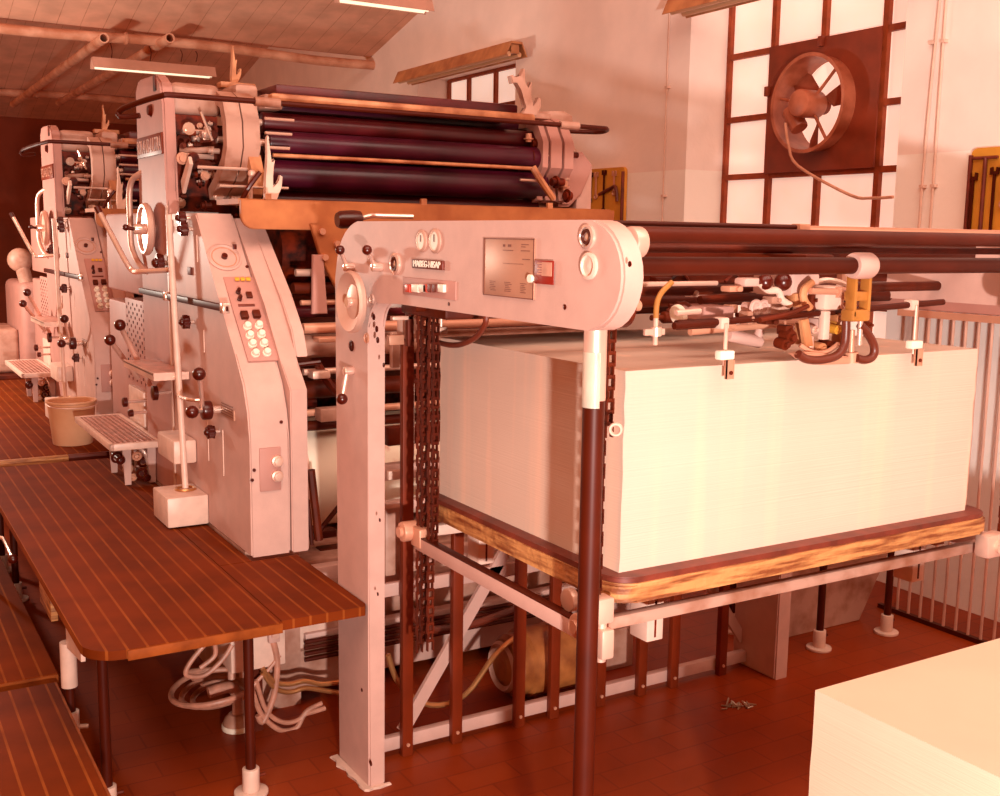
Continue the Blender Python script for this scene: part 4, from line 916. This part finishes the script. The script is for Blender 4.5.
# oil cup at left and its ochre tube
a = q(656, 330); sh(MB().tube([q(672, 282), q(662, 292), q(657, 303), q(656, 318)], .0065, 10), 'air_tube', 'ochre')
sh(MB().cyl(q(656, 316), q(655, 345), .006, n=10).cyl(q(656, 327), q(656, 336), .013, n=16).box(q(644, 333)+V3((0, -.005, -.006)), q(664, 330)+V3((0, .005, .004)), .002), 'side_sucker', 'steel')
sh(MB().cyl(q(676, 316, 2.05), q(681, 314, 2.05), .026, n=20, bev=.004), 'white_disc', 'white')
sh(MB().cyl(q(676, 313, 2.0), q(700, 311, 2.0), .007, n=10), 'disc_shaft', 'steel')
sh(MB().box(q(700, 320, 2.2), q(735, 306, 2.2)+V3((0, .12, 0)), .006), 'valve_box', 'enamel_side')
sh(MB().cyl(q(676, 325, 1.96), q(716, 323, 1.96), .012, n=16, bev=.002), 'rod_sleeve', 'steel_brown')
sh(MB().cyl(q(720, 322, 2.05), q(735, 327, 2.05), .008, n=10).cyl(q(690, 332, 2.08), q(800, 322, 2.08), .009, n=12), 'tie_rod', 'steel_dull')
sh(MB().cyl(q(728, 335, 2.1), q(760, 342, 2.1), .016, n=16, bev=.003).cyl(q(756, 341, 2.1), q(760, 330, 2.1), .012, n=12), 'linkage_arm', 'enamel')
sh(MB().cyl(q(700, 300, 2.15), q(770, 296, 2.15), .012, n=12), 'drive_shaft', 'iron')
for px, py in ((756, 308), (764, 308)):
    sh(MB().torus(q(px, py, 1.97), (0, 1, 0), .016, .006, 24, 8).cyl(q(px, py, 1.97), q(px, py, 1.97)+V3((0, .04, 0)), .013, n=16), 'hose_socket', 'enamel')
sh(MB().box(q(745, 287), q(762, 278)+V3((0, .04, 0)), .006), 'pivot_block', 'enamel')
sh(MB().tube([q(760, 283), q(768, 290), q(778, 291), q(782, 300), q(790, 305)], .009, 10), 'curved_arm', 'enamel_pale')
sh(MB().ball(q(765, 282), .02).ball(q(783, 282), .022), 'pressure_knob', 'black')
sh(MB().box(q(778, 315, 1.98), q(792, 297, 1.98)+V3((0, .05, 0)), .008), 'cam_housing', 'enamel_worn')
sh(MB().tube([q(760, 320, 1.9), q(790, 313, 1.9), q(808, 306, 1.9)], .006, 8), 'pull_rod', 'iron')
sh(MB().tube([q(812, 282, 1.93), q(804, 290, 1.93), q(804, 300, 1.93), q(810, 308, 1.93)], .010, 10), 'curved_arm', 'tan')
sh(MB().box(q(824, 311, 1.92), q(846, 286, 1.92)+V3((0, .06, 0)), .012), 'valve_body', 'enamel_pale')
sh(MB().torus(q(845, 303, 1.92), (0, 1, 0), .014, .005, 20, 8), 'valve_ring', 'steel')
sh(MB().cyl(q(810, 291, 1.92), q(846, 292, 1.92), .008, n=12).cyl(q(836, 292, 1.92), q(848, 293, 1.92), .014, n=14).cyl(q(846, 293, 1.92), q(866, 294, 1.92), .006, n=10), 'adjusting_screw', 'steel_dull')
sh(MB().box(q(823, 340, 1.93), q(831, 311, 1.93)+V3((0, .02, 0)), .003), 'drop_plate', 'enamel_pale')
sh(MB().prism([(q(796, 320).x, q(796, 320).z), (q(803, 318).x, q(803, 318).z), (q(808, 345).x, q(808, 345).z), (q(800, 347).x, q(800, 347).z)], 'y', 1.93, 1.945, .002), 'drop_plate', 'tan')
sh(MB().tube([q(846, 314, 1.9), q(846, 330, 1.9), q(844, 346, 1.9), q(836, 356, 1.9), q(820, 360, 1.9), q(806, 359, 1.9), q(798, 354, 1.9)], .011, 12), 'air_hose', 'hose')
sh(MB().tube([q(860, 325, 1.9), q(868, 334, 1.9), q(874, 346, 1.9), q(873, 356, 1.9), q(865, 360, 1.9), q(856, 358, 1.9)], .011, 12), 'air_hose', 'hose')
sh(MB().cyl(q(861, 312, 1.9), q(859, 345, 1.9), .007, n=12), 'sucker_tube', 'steel')
sh(MB().cyl(q(852, 330, 1.92), q(851, 355, 1.92), .008, n=12).cyl(q(851, 352, 1.92), q(851, 362, 1.92), .018, .024, n=16), 'sucker', 'steel_dull')
sh(MB().cyl(q(809, 336, 1.95), q(809, 350, 1.95), .012, n=14), 'sucker', 'steel')
sh(MB().prism([(q(782, 352).x, q(782, 352).z), (q(796, 350).x, q(796, 350).z), (q(835, 355).x, q(835, 355).z), (q(835, 362).x, q(835, 362).z), (q(806, 363).x, q(806, 363).z), (q(790, 358).x, q(790, 358).z)], 'y', 1.90, 1.935, .004), 'blower_foot', 'steel_dull')
for (px, py, r, mm) in ((792, 338, .018, 'iron'), (786, 345, .014, 'iron'), (822, 350, .018, 'tan'), (830, 346, .014, 'iron'), (838, 330, .012, 'yellow'), (815, 330, .010, 'steel'), (840, 318, .012, 'tan'), (870, 325, .008, 'iron')):
    p = q(px, py, 1.94); sh(MB().cyl(p, p+V3((0, .03, .004)), r, n=14).cyl(p+V3((0, -.01, 0)), p, r*.5, n=10), 'adjusting_knob', mm)
for (px, py, w, h, mm, nm) in ((797, 300, 10, 14, 'tan', 'rocker_arm'), (812, 300, 8, 20, 'iron', 'cam_follower'), (818, 326, 7, 16, 'enamel', 'drop_plate'), (787, 330, 8, 10, 'iron', 'spring_housing'), (803, 334, 5, 22, 'tan', 'drop_plate'), (836, 326, 5, 16, 'ochre', 'spring_housing'), (828, 344, 12, 6, 'iron', 'clamp_block'), (841, 338, 6, 14, 'tan', 'clamp_block'), (775, 300, 12, 8, 'enamel_worn', 'clamp_block'), (734, 289, 14, 6, 'steel_dull', 'clamp_block'), (770, 322, 14, 5, 'iron', 'clamp_block'), (748, 318, 6, 14, 'enamel_worn', 'rocker_arm')):
    a = q(px-w/2, py+h/2, 1.96); b = q(px+w/2, py-h/2, 1.96)
    sh(MB().box((a.x, 1.95, a.z), (b.x, 1.985, b.z), .004).cyl(((a.x+b.x)/2, 1.942, (a.z+b.z)/2), ((a.x+b.x)/2, 1.95, (a.z+b.z)/2), .005, n=10), nm, mm)
sh(MB().tube([q(812, 284, 2.0), q(826, 280, 2.0), q(842, 283, 2.0), q(850, 290, 2.0)], .007, 8), 'curved_arm', 'enamel_pale')
sh(MB().tube([q(800, 345, 1.93), q(812, 352, 1.92), q(826, 352, 1.92), q(838, 344, 1.93)], .006, 8), 'air_tube', 'steel_dull')
sh(MB().box((2.0, 1.90, 1.635), (2.1, 2.25, 1.665), .005), 'head_carriage', 'iron')
sh(MB().box(q(843, 262, 2.05), q(849, 290, 2.05)+V3((0, .02, 0)), .002), 'carriage_strut', 'steel')

# ================================================================== PILE AND BOARD
def rrect(x0, x1, y0, y1, r, n=6):
    P_ = []
    for cx, cy, a0 in ((x1-r, y1-r, 0), (x0+r, y1-r, PI/2), (x0+r, y0+r, PI), (x1-r, y0+r, 3*PI/2)):
        P_ += [(cx+r*math.cos(a0+PI/2*k/n), cy+r*math.sin(a0+PI/2*k/n)) for k in range(n+1)]
    return P_
pb = empty('pile_board', (2.13, 2.39, .872), 'worn golden wooden pile board with rounded corners under the tall paper pile', 'board')
MB().prism(rrect(1.455, 2.815, 1.895, 2.875, .06), 'z', .872, .918, .006).build('board_core', 'gold', pb)
MB().prism(rrect(1.46, 2.81, 1.90, 2.87, .06), 'z', .918, .932, .003).build('board_top', 'redwood', pb)
def papers(name, x0, x1, y0, y1, z0, z1, label, mt, seed, amp=.004, sag=None):
    m = MB(); nx, ny, nz = 14, 12, 12; r = random.Random(seed)
    offs = [(r.uniform(-amp, amp)*.5, r.uniform(-amp, amp)*.5) for _ in range(nz+1)]
    offs = [(a*.6, b*.6) for a, b in offs]
    def ringpts(k):
        z = z0+(z1-z0)*k/nz; ox, oy = offs[k]; out = []
        for i in range(nx): out.append((x0+(x1-x0)*i/nx+ox, y0+oy, z))
        for j in range(ny): out.append((x1+ox, y0+(y1-y0)*j/ny+oy, z))
        for i in range(nx): out.append((x1-(x1-x0)*i/nx+ox, y1+oy, z))
        for j in range(ny): out.append((x0+ox, y1-(y1-y0)*j/ny+oy, z))
        return out
    R = [[m.bm.verts.new(p) for p in ringpts(k)] for k in range(nz+1)]
    n = len(R[0])
    for A, B in zip(R, R[1:]):
        for i in range(n): m.bm.faces.new((A[i], A[(i+1) % n], B[(i+1) % n], B[i]))
    m.bm.faces.new(R[0][::-1])
    # top grid, gently waved
    T = {}
    ox, oy = offs[nz]
    for i in range(nx+1):
        for j in range(ny+1):
            if j == 0 and i < nx: v = R[nz][i]
            elif i == nx and j < ny: v = R[nz][nx+j]
            elif j == ny and i > 0: v = R[nz][nx+ny+(nx-i)]
            elif i == 0 and j > 0: v = R[nz][2*nx+ny+(ny-j)]
            else: v = m.bm.verts.new((x0+(x1-x0)*i/nx+ox, y0+(y1-y0)*j/ny+oy, z1+r.uniform(0, amp*.7)))
            T[i, j] = v
    for i in range(nx):
        for j in range(ny): m.bm.faces.new((T[i, j], T[i+1, j], T[i+1, j+1], T[i, j+1]))
    return tag(m.build(name, mt, None), label, 'paper')
papers('paper_pile', 1.50, 2.75, 1.945, 2.835, .932, 1.402, 'tall white pile of paper sheets on the golden pile board under the feeder', 'paper', 1)
st = at(815, 690, 'z', .8)
papers('paper_stack', st.x, st.x+1.0, st.y-1.1, st.y, .12, .80, 'cream paper stack in the bottom right corner of the photo', 'paper2', 5, .003)
pal = empty('pallet', (st.x+.5, st.y-.55, 0), 'low wooden pallet under the cream paper stack in the bottom right corner', 'pallet')
for i in range(3): MB().box((st.x+.02+i*.43, st.y-1.1, 0), (st.x+.12+i*.43, st.y, .095)).build('bearer', 'gold', pal)
for i in range(6): MB().box((st.x, st.y-1.1+i*.2, .095), (st.x+1.0, st.y-1.0+i*.2, .12)).build('deck_board', 'gold', pal)

# ================================================================== PLATFORMS
def leg(par, x, y, zt, foot=True, name='leg'):
    l = MB().cyl((x, y, .06), (x, y, zt), .0155, n=18).build(name, 'steel_brown', par)
    MB().cyl((x, y, .012), (x, y, .085), .026, n=20, bev=.003).build('leg_collar', 'enamel_pale', l)
    MB().cyl((x, y, 0), (x, y, .012), .052, n=24, bev=.003).build('leg_flange', 'enamel_pale', l)
    MB().cyl((x+.02, y, .055), (x+.045, y, .055), .006, n=8).build('set_screw', 'iron', l)
    return l
PZ = .595
pf_ = empty('walkway_platform', (.9, 4.2, 0), 'large ribbed brown walkway platform beside the nearer press unit', 'platform')
r_ = .10
poly = [(1.02, 2.885), (1.02, 5.48), (.488, 5.48), (.488, 2.885+r_)]+[(.488+r_-r_*math.cos(a), 2.885+r_-r_*math.sin(a)) for a in (.3, .6, .9, 1.2, PI/2)]
MB().prism(poly, 'z', PZ-.026, PZ).build('walkway_board', 'platform', pf_)
poly = [(1.024, 2.9), (1.024, 3.50), (1.295, 3.50), (1.295, 2.92), (1.285, 2.9)]
MB().prism(poly, 'z', PZ-.03, PZ-.001).build('walkway_board', 'platform', pf_)
MB().box((1.024, 3.505, PZ-.028), (1.135, 5.48, PZ-.001)).build('walkway_board', 'platform', pf_)
poly2 = [(1.0, 2.883), (.62, 2.883), (.62, 2.89), (1.0, 2.89)]
MB().box((.59, 2.879, PZ-.03), (1.02, 2.886, PZ-.002), .001).build('edge_strip', 'platform_edge', pf_)
leg(pf_, .975, 3.06, PZ-.03); leg(pf_, .575, 3.16, PZ-.03)
leg(pf_, .6, 5.3, PZ-.03)
MB().box((.54, 3.0, PZ-.06), (1.2, 3.03, PZ-.03)).build('support_beam', 'iron', pf_); MB().box((.54, 5.2, PZ-.06), (1.1, 5.24, PZ-.03)).build('support_beam', 'iron', pf_)
MB().prism([(3.34, PZ-.027), (3.10, PZ-.027), (3.10, .50), (3.34, .46)], 'x', .508, .52).build('gusset', 'enamel_pale', pf_)
MB().cyl((.515, 3.36, .33), (.515, 3.36, .47), .024, n=16).build('clamp_collar', 'enamel_pale', pf_)
MB().cyl((.515, 3.36, .0), (.515, 3.36, .33), .014, n=14).build('leg', 'steel_brown', pf_)
MB().cyl((.515, 3.36, .16), (.515, 3.36, .25), .024, n=16).cyl((.515, 3.36, .2), (.56, 3.34, .2), .007, n=8).build('clamp_collar', 'enamel_pale', pf_)
MB().box((.508, 3.62, .45), (.53, 3.85, .565), .003).build('wooden_chock', 'gold', pf_)
pf2 = empty('rear_platform', (1.0, 7.0, 0), 'ribbed brown walkway platform farther back, beside the farther press unit', 'platform')
MB().box((.42, 5.62, PZ-.02), (1.13, 8.62, PZ+.01), .004).build('walkway_board', 'platform', pf2)
MB().box((.42, 5.585, PZ-.08), (.90, 5.62, PZ+.008), .003).build('edge_board', 'gold', pf2)
MB().box((.90, 5.59, PZ-.08), (1.13, 5.62, PZ+.008), .003).build('edge_board', 'iron', pf2)
leg(pf2, .6, 5.8, PZ-.02); leg(pf2, .6, 8.5, PZ-.02); leg(pf2, 1.05, 8.5, PZ-.02)
sz = .30
s1 = empty('step_platform', (.2, 4.8, 0), 'low ribbed step on the left, upper one, running beside the large walkway', 'step')
MB().box((-.2, 3.56, sz-.03), (.512, 6.2, sz), .003).build('step_board', 'platform', s1)
MB().box((-.2, 3.552, sz-.032), (.512, 3.56, sz-.003)).build('edge_strip', 'platform_edge', s1)
for x, y in ((-.1, 3.8), (.4, 3.8), (-.1, 6.0), (.4, 6.0)): leg(s1, x, y, sz-.03)
s2 = empty('step_platform', (.2, 3.0, 0), 'low ribbed step in the bottom left corner of the photo', 'step')
MB().box((-.2, 2.60, sz-.03), (.49, 3.49, sz), .003).build('step_board', 'platform', s2)
MB().box((.49, 2.60, sz-.032), (.497, 3.49, sz-.002)).build('edge_strip', 'platform_edge', s2)
for x, y in ((-.1, 2.7), (.38, 2.7), (-.1, 3.4), (.38, 3.4)): leg(s2, x, y, sz-.03)
# small pedal lever left of the walkway
a = at(3, 538, 'x', .47); b = at(13, 559, 'x', .47)
pv = empty('pedal_lever', (.47, b.y, sz), 'small bent lever with dark ball at the left edge, on the upper step', 'lever')
MB().tube([a+V3((-.04, .05, 0)), a, b], .007, 8, 0).build('lever_rod', 'chrome', pv)
MB().ball(b, .018).build('lever_ball', 'black', pv)
MB().cyl((a.x-.04, a.y+.05, sz), (a.x-.04, a.y+.05, a.z), .01, n=10).build('lever_post', 'iron', pv)

# bucket on the rear platform
bk = empty('bucket', (1.0, 5.95, PZ+.01), 'cream plastic bucket standing on the rear walkway behind the foot step', 'bucket')
bz = PZ+.01; bx, by = .975, 5.90
MB().lathe((bx, by, bz), (0, 0, 1), [(0, 0), (.094, 0), (.097, .004), (.118, .215), (.124, .218), (.124, .226), (.113, .226), (.084, .010), (0, .010)], 36).build('bucket_body', 'bucket', bk)
MB().tube([(bx-.122, by, bz+.212), (bx-.10, by-.10, bz+.205), (bx, by-.135, bz+.20), (bx+.10, by-.10, bz+.205), (bx+.122, by, bz+.212)], .003, 6).build('bucket_handle', 'steel', bk)

# ------------------------------------------------------------------ under the walkway
jb = empty('junction_box', (1.15, 3.45, 0), 'pale junction box with cable glands under the right end of the walkway', 'junction box')
a = at(226, 640, 'y', 3.4); b = at(275, 661, 'y', 3.4)
MB().box((1.03, 3.42, .24), (1.22, 3.58, .40), .006).build('box_body', 'enamel_pale', jb)
MB().box((1.155, 3.40, .33), (1.195, 3.42, .385), .004).build('switch', 'enamel', jb)
MB().cyl((1.175, 3.40, .36), (1.175, 3.388, .36), .013, n=16).build('switch_knob', 'steel', jb)
for x in (1.05, 1.09, 1.13, 1.18): MB().cyl((x, 3.48, .20), (x, 3.48, .24), .014, n=12).build('cable_gland', 'steel', jb)
MB().box((1.11, 3.46, 0), (1.15, 3.50, .24)).build('box_post', 'iron', jb)
def cab(pts, r, lab, mt='cable'):
    tag(MB().tube(pts, r, 10, 5).build('cable', mt), lab, 'cable', 'cables coiled under the walkway')
G_ = lambda px, py, y=3.42: at(px, py, 'y', y)
cab([G_(232, 645), G_(222, 660), G_(205, 675), G_(188, 676), G_(187, 668), G_(200, 650), G_(212, 640), G_(215, 655), G_(200, 668)], .008, 'pale cable looping up to the junction box, topmost loop of the tangle')
for i, (cx, cy, rx, ry, nm) in enumerate(((215, 690, 35, 12, 'widest'), (218, 694, 30, 11, 'middle'), (222, 697, 24, 9, 'innermost'))):
    z = .05+.045*(2-i)
    c0 = at(cx, cy, 'z', z); pts = []
    for k in range(15):
        an = PI*2*k/12+1.0; pts.append((c0.x+.145*(1-.15*i)*math.cos(an), c0.y+.15*(1-.15*i)*math.sin(an), z+.012*math.sin(an*1.5)+.002*k))
    cab(pts, .010, f'coil of pale cable on the floor under the walkway, {nm} loop')
cab([G_(272, 638), G_(277, 660), G_(275, 690), G_(268, 712), G_(262, 722), G_(258, 715)], .011, 'pale thick cable hanging from the junction box switch to the floor')
cab([G_(252, 690), G_(262, 715), G_(280, 730), G_(296, 728), G_(304, 715), G_(312, 712), G_(325, 708)], .009, 'pale cable curving along the floor right of the platform leg, lower one')
cab([G_(256, 680), G_(266, 710), G_(282, 722), G_(298, 720), G_(308, 710), G_(322, 703)], .008, 'pale cable curving along the floor right of the platform leg, upper one')
cab([G_(280, 655), G_(268, 670), G_(258, 680), G_(250, 690), G_(244, 700)], .007, 'thin cable crossing behind the platform leg below the junction box')
cab([G_(262, 672), G_(275, 688), G_(290, 692), G_(305, 688), G_(322, 690), G_(345, 694)], .009, 'cable pair entering the press base at knee height, lower one', 'brass')
cab([G_(262, 668), G_(275, 682), G_(290, 684), G_(305, 681), G_(322, 684), G_(345, 681)], .009, 'cable pair entering the press base at knee height, upper one', 'brass')
fp = empty('foot_pump', tuple(at(237, 728, 'z', 0)), 'pale round-footed curved pipe under the walkway behind the platform leg', 'pipe')
c0 = at(238, 728, 'z', 0)
MB().cyl(c0, c0+V3((0, 0, .02)), .055, n=28, bev=.004).build('foot_disc', 'white', fp)
MB().lathe(c0+V3((0, 0, .02)), (0, 0, 1), [(.052, 0), (.045, .02), (.03, .035), (0, .035)], 24).build('foot_cone', 'enamel_worn', fp)
MB().tube([c0+V3((0, 0, .04)), c0+V3((0, .0, .12)), c0+V3((-.03, 0, .155)), c0+V3((-.10, 0, .15))], .02, 12).build('bent_pipe', 'cable', fp)

# ochre motor behind the guard
mo = empty('electric_motor', (2.15, 3.26, 0), 'ochre cylindrical electric motor lying on the floor behind the guard bars', 'motor')
MB().lathe((1.98, 3.26, .135), (1, 0, 0), [(0, 0), (.05, 0), (.06, .01), (.10, .02), (.115, .04), (.115, .08), (.128, .09), (.128, .30), (.115, .31), (.10, .34), (0, .34)], 40).build('motor_housing', 'motor', mo)
MB().lathe((1.99, 3.26, .135), (-1, 0, 0), [(.07, 0), (.085, .012), (.095, 0)], 32).build('end_ring', 'enamel_worn', mo)
MB().box((2.08, 3.19, 0), (2.28, 3.34, .03), .004).build('motor_foot', 'iron', mo)
MB().torus((2.20, 3.26, .278), (0, 1, 0), .02, .006, 20, 8).build('lifting_eye', 'steel', mo)
a = at(599, 690, 'y', 3.3); b = at(634, 626, 'y', 3.3)
tag(MB().box((a.x, 3.3, 0), (b.x, 3.34, b.z), .004).build('cover_plate', 'enamel_worn'), 'pale upright sheet-metal plate behind the guard bars, just right of the pole', 'panel')
# far-side leg posts, skirt panel
fpl = empty('far_platform', (3.7, 3.2, 0), 'far-side platform of which only the steel legs show under the pile', 'platform')
MB().box((3.2, 2.95, .56), (3.95, 3.55, .59), .003).build('walkway_board', 'platform', fpl)
for x, y in ((3.424, 3.06), (3.83, 3.05), (3.25, 3.40)):
    leg(fpl, x, y, .56)
sk = at(768, 645, 'z', 0); sk2 = at(864, 622, 'z', 0)
tag(MB().prism([(sk.x-.05, 0), (sk2.x, 0), (sk2.x+.16, .28), (sk2.x+.16, .46), (sk.x-.05, .46)], 'y', 3.22, 3.24, .003).build('skirt_panel', 'enamel_worn'), 'pale sheet-metal skirt panel with slanted end, behind the far-side legs', 'panel')
cr = empty('crumpled_foil', tuple(at(737, 706, 'z', 0)), 'scrap of crumpled foil lying on the dark floor', 'scrap')
p = at(737, 706, 'z', 0); m = MB(); rr = random.Random(11)
for i in range(16):
    a0 = p+V3((rr.uniform(-.05, .05), rr.uniform(-.03, .03), 0)); m.tube([a0+V3((0, 0, .002)), a0+V3((rr.uniform(-.02, .02), rr.uniform(-.02, .02), rr.uniform(.004, .018))), a0+V3((rr.uniform(-.03, .03), rr.uniform(-.02, .02), .004))], .003, 5, 2)
m.build('scrap_strands', 'foil', cr)
# lump of paint and plaster at the column base
tag(MB().prism([(1.28, 2.90), (1.293, 2.893), (1.31, 2.90), (1.33, 2.892), (1.35, 2.90), (1.37, 2.897), (1.37, 2.909), (1.299, 2.909), (1.299, 3.16), (1.27, 3.155), (1.28, 3.12), (1.265, 3.09), (1.284, 3.05), (1.272, 3.01), (1.285, 2.97), (1.275, 2.93)], 'z', 0, .008, .002).build('mortar_patch', 'enamel_pale'), 'rough pale mortar patch around the foot of the feeder column', 'mortar')

# cabinet beyond the farther unit
cb = empty('control_cabinet', (1.05, 9.2, 0), 'tall rounded grey cabinet beyond the farther unit at the left edge', 'cabinet')
c1 = at(20, 283, 'y', 8.7); c2 = at(50, 283, 'y', 8.7)
MB().box((c1.x, 8.7, .62), (c2.x+.35, 9.6, c1.z), .05, 3).build('cabinet_body', 'enamel_side', cb)
MB().box((c1.x-.25, 8.9, .62), (c1.x, 9.5, c1.z-.35), .03, 3).build('side_box', 'enamel_worn', cb)
MB().box((c1.x-.2, 8.75, 0), (c2.x+.3, 9.55, .62)).build('plinth', 'iron', cb)
p = at(20, 260, 'y', 8.9); MB().ball(p, .09, (1, .7, 1)).cyl(p, (p.x+.04, 8.9, c1.z-.02), .05, n=16).build('signal_lamp', 'enamel_worn', cb)

# ================================================================== LIGHT
def point(name, loc, power, col, rad):
    l = bpy.data.lights.new(name, 'POINT'); l.energy = power; l.color = col; l.shadow_soft_size = rad
    o = bpy.data.objects.new(name, l); COL.objects.link(o); o.location = loc; return o
fl = bpy.data.lights.new('flash_lamp', 'SPOT'); fl.energy = 880; fl.color = (1, .93, .86); fl.shadow_soft_size = .06; fl.spot_size = math.radians(104); fl.spot_blend = 1
fo = bpy.data.objects.new('flash_lamp', fl); COL.objects.link(fo); fo.location = (.02, -1.05, 1.0)
fo.rotation_euler = (V3((4.4, 6.0, 3.1))-fo.location).to_track_quat('-Z', 'Y').to_euler()
point('side_lamp', (-.2, 8.0, 1.75), 200, (1, .86, .72), .12)
sk_ = bpy.data.lights.new('overhead_fill', 'AREA'); sk_.shape = 'RECTANGLE'; sk_.size = 7; sk_.size_y = 3; sk_.energy = 320; sk_.color = (1, .80, .66)  # added fill from above to brighten upward faces, not a real roof opening
so = bpy.data.objects.new('overhead_fill', sk_); COL.objects.link(so); so.location = (1.0, .4, 4.8)
so.rotation_euler = V3((.12, .5, -1)).to_track_quat('-Z', 'Y').to_euler()
w = bpy.data.worlds.new('world'); bpy.context.scene.world = w; w.use_nodes = True
bg = w.node_tree.nodes['Background']; bg.inputs[0].default_value = (1, .28, .06, 1); bg.inputs[1].default_value = .6
sc = bpy.context.scene
sc.view_settings.view_transform = 'Standard'; sc.view_settings.look = 'None'; sc.view_settings.exposure = 0; sc.view_settings.gamma = 1
for o in list(bpy.data.objects):
    if '_o' in o.keys(): del o['_o']
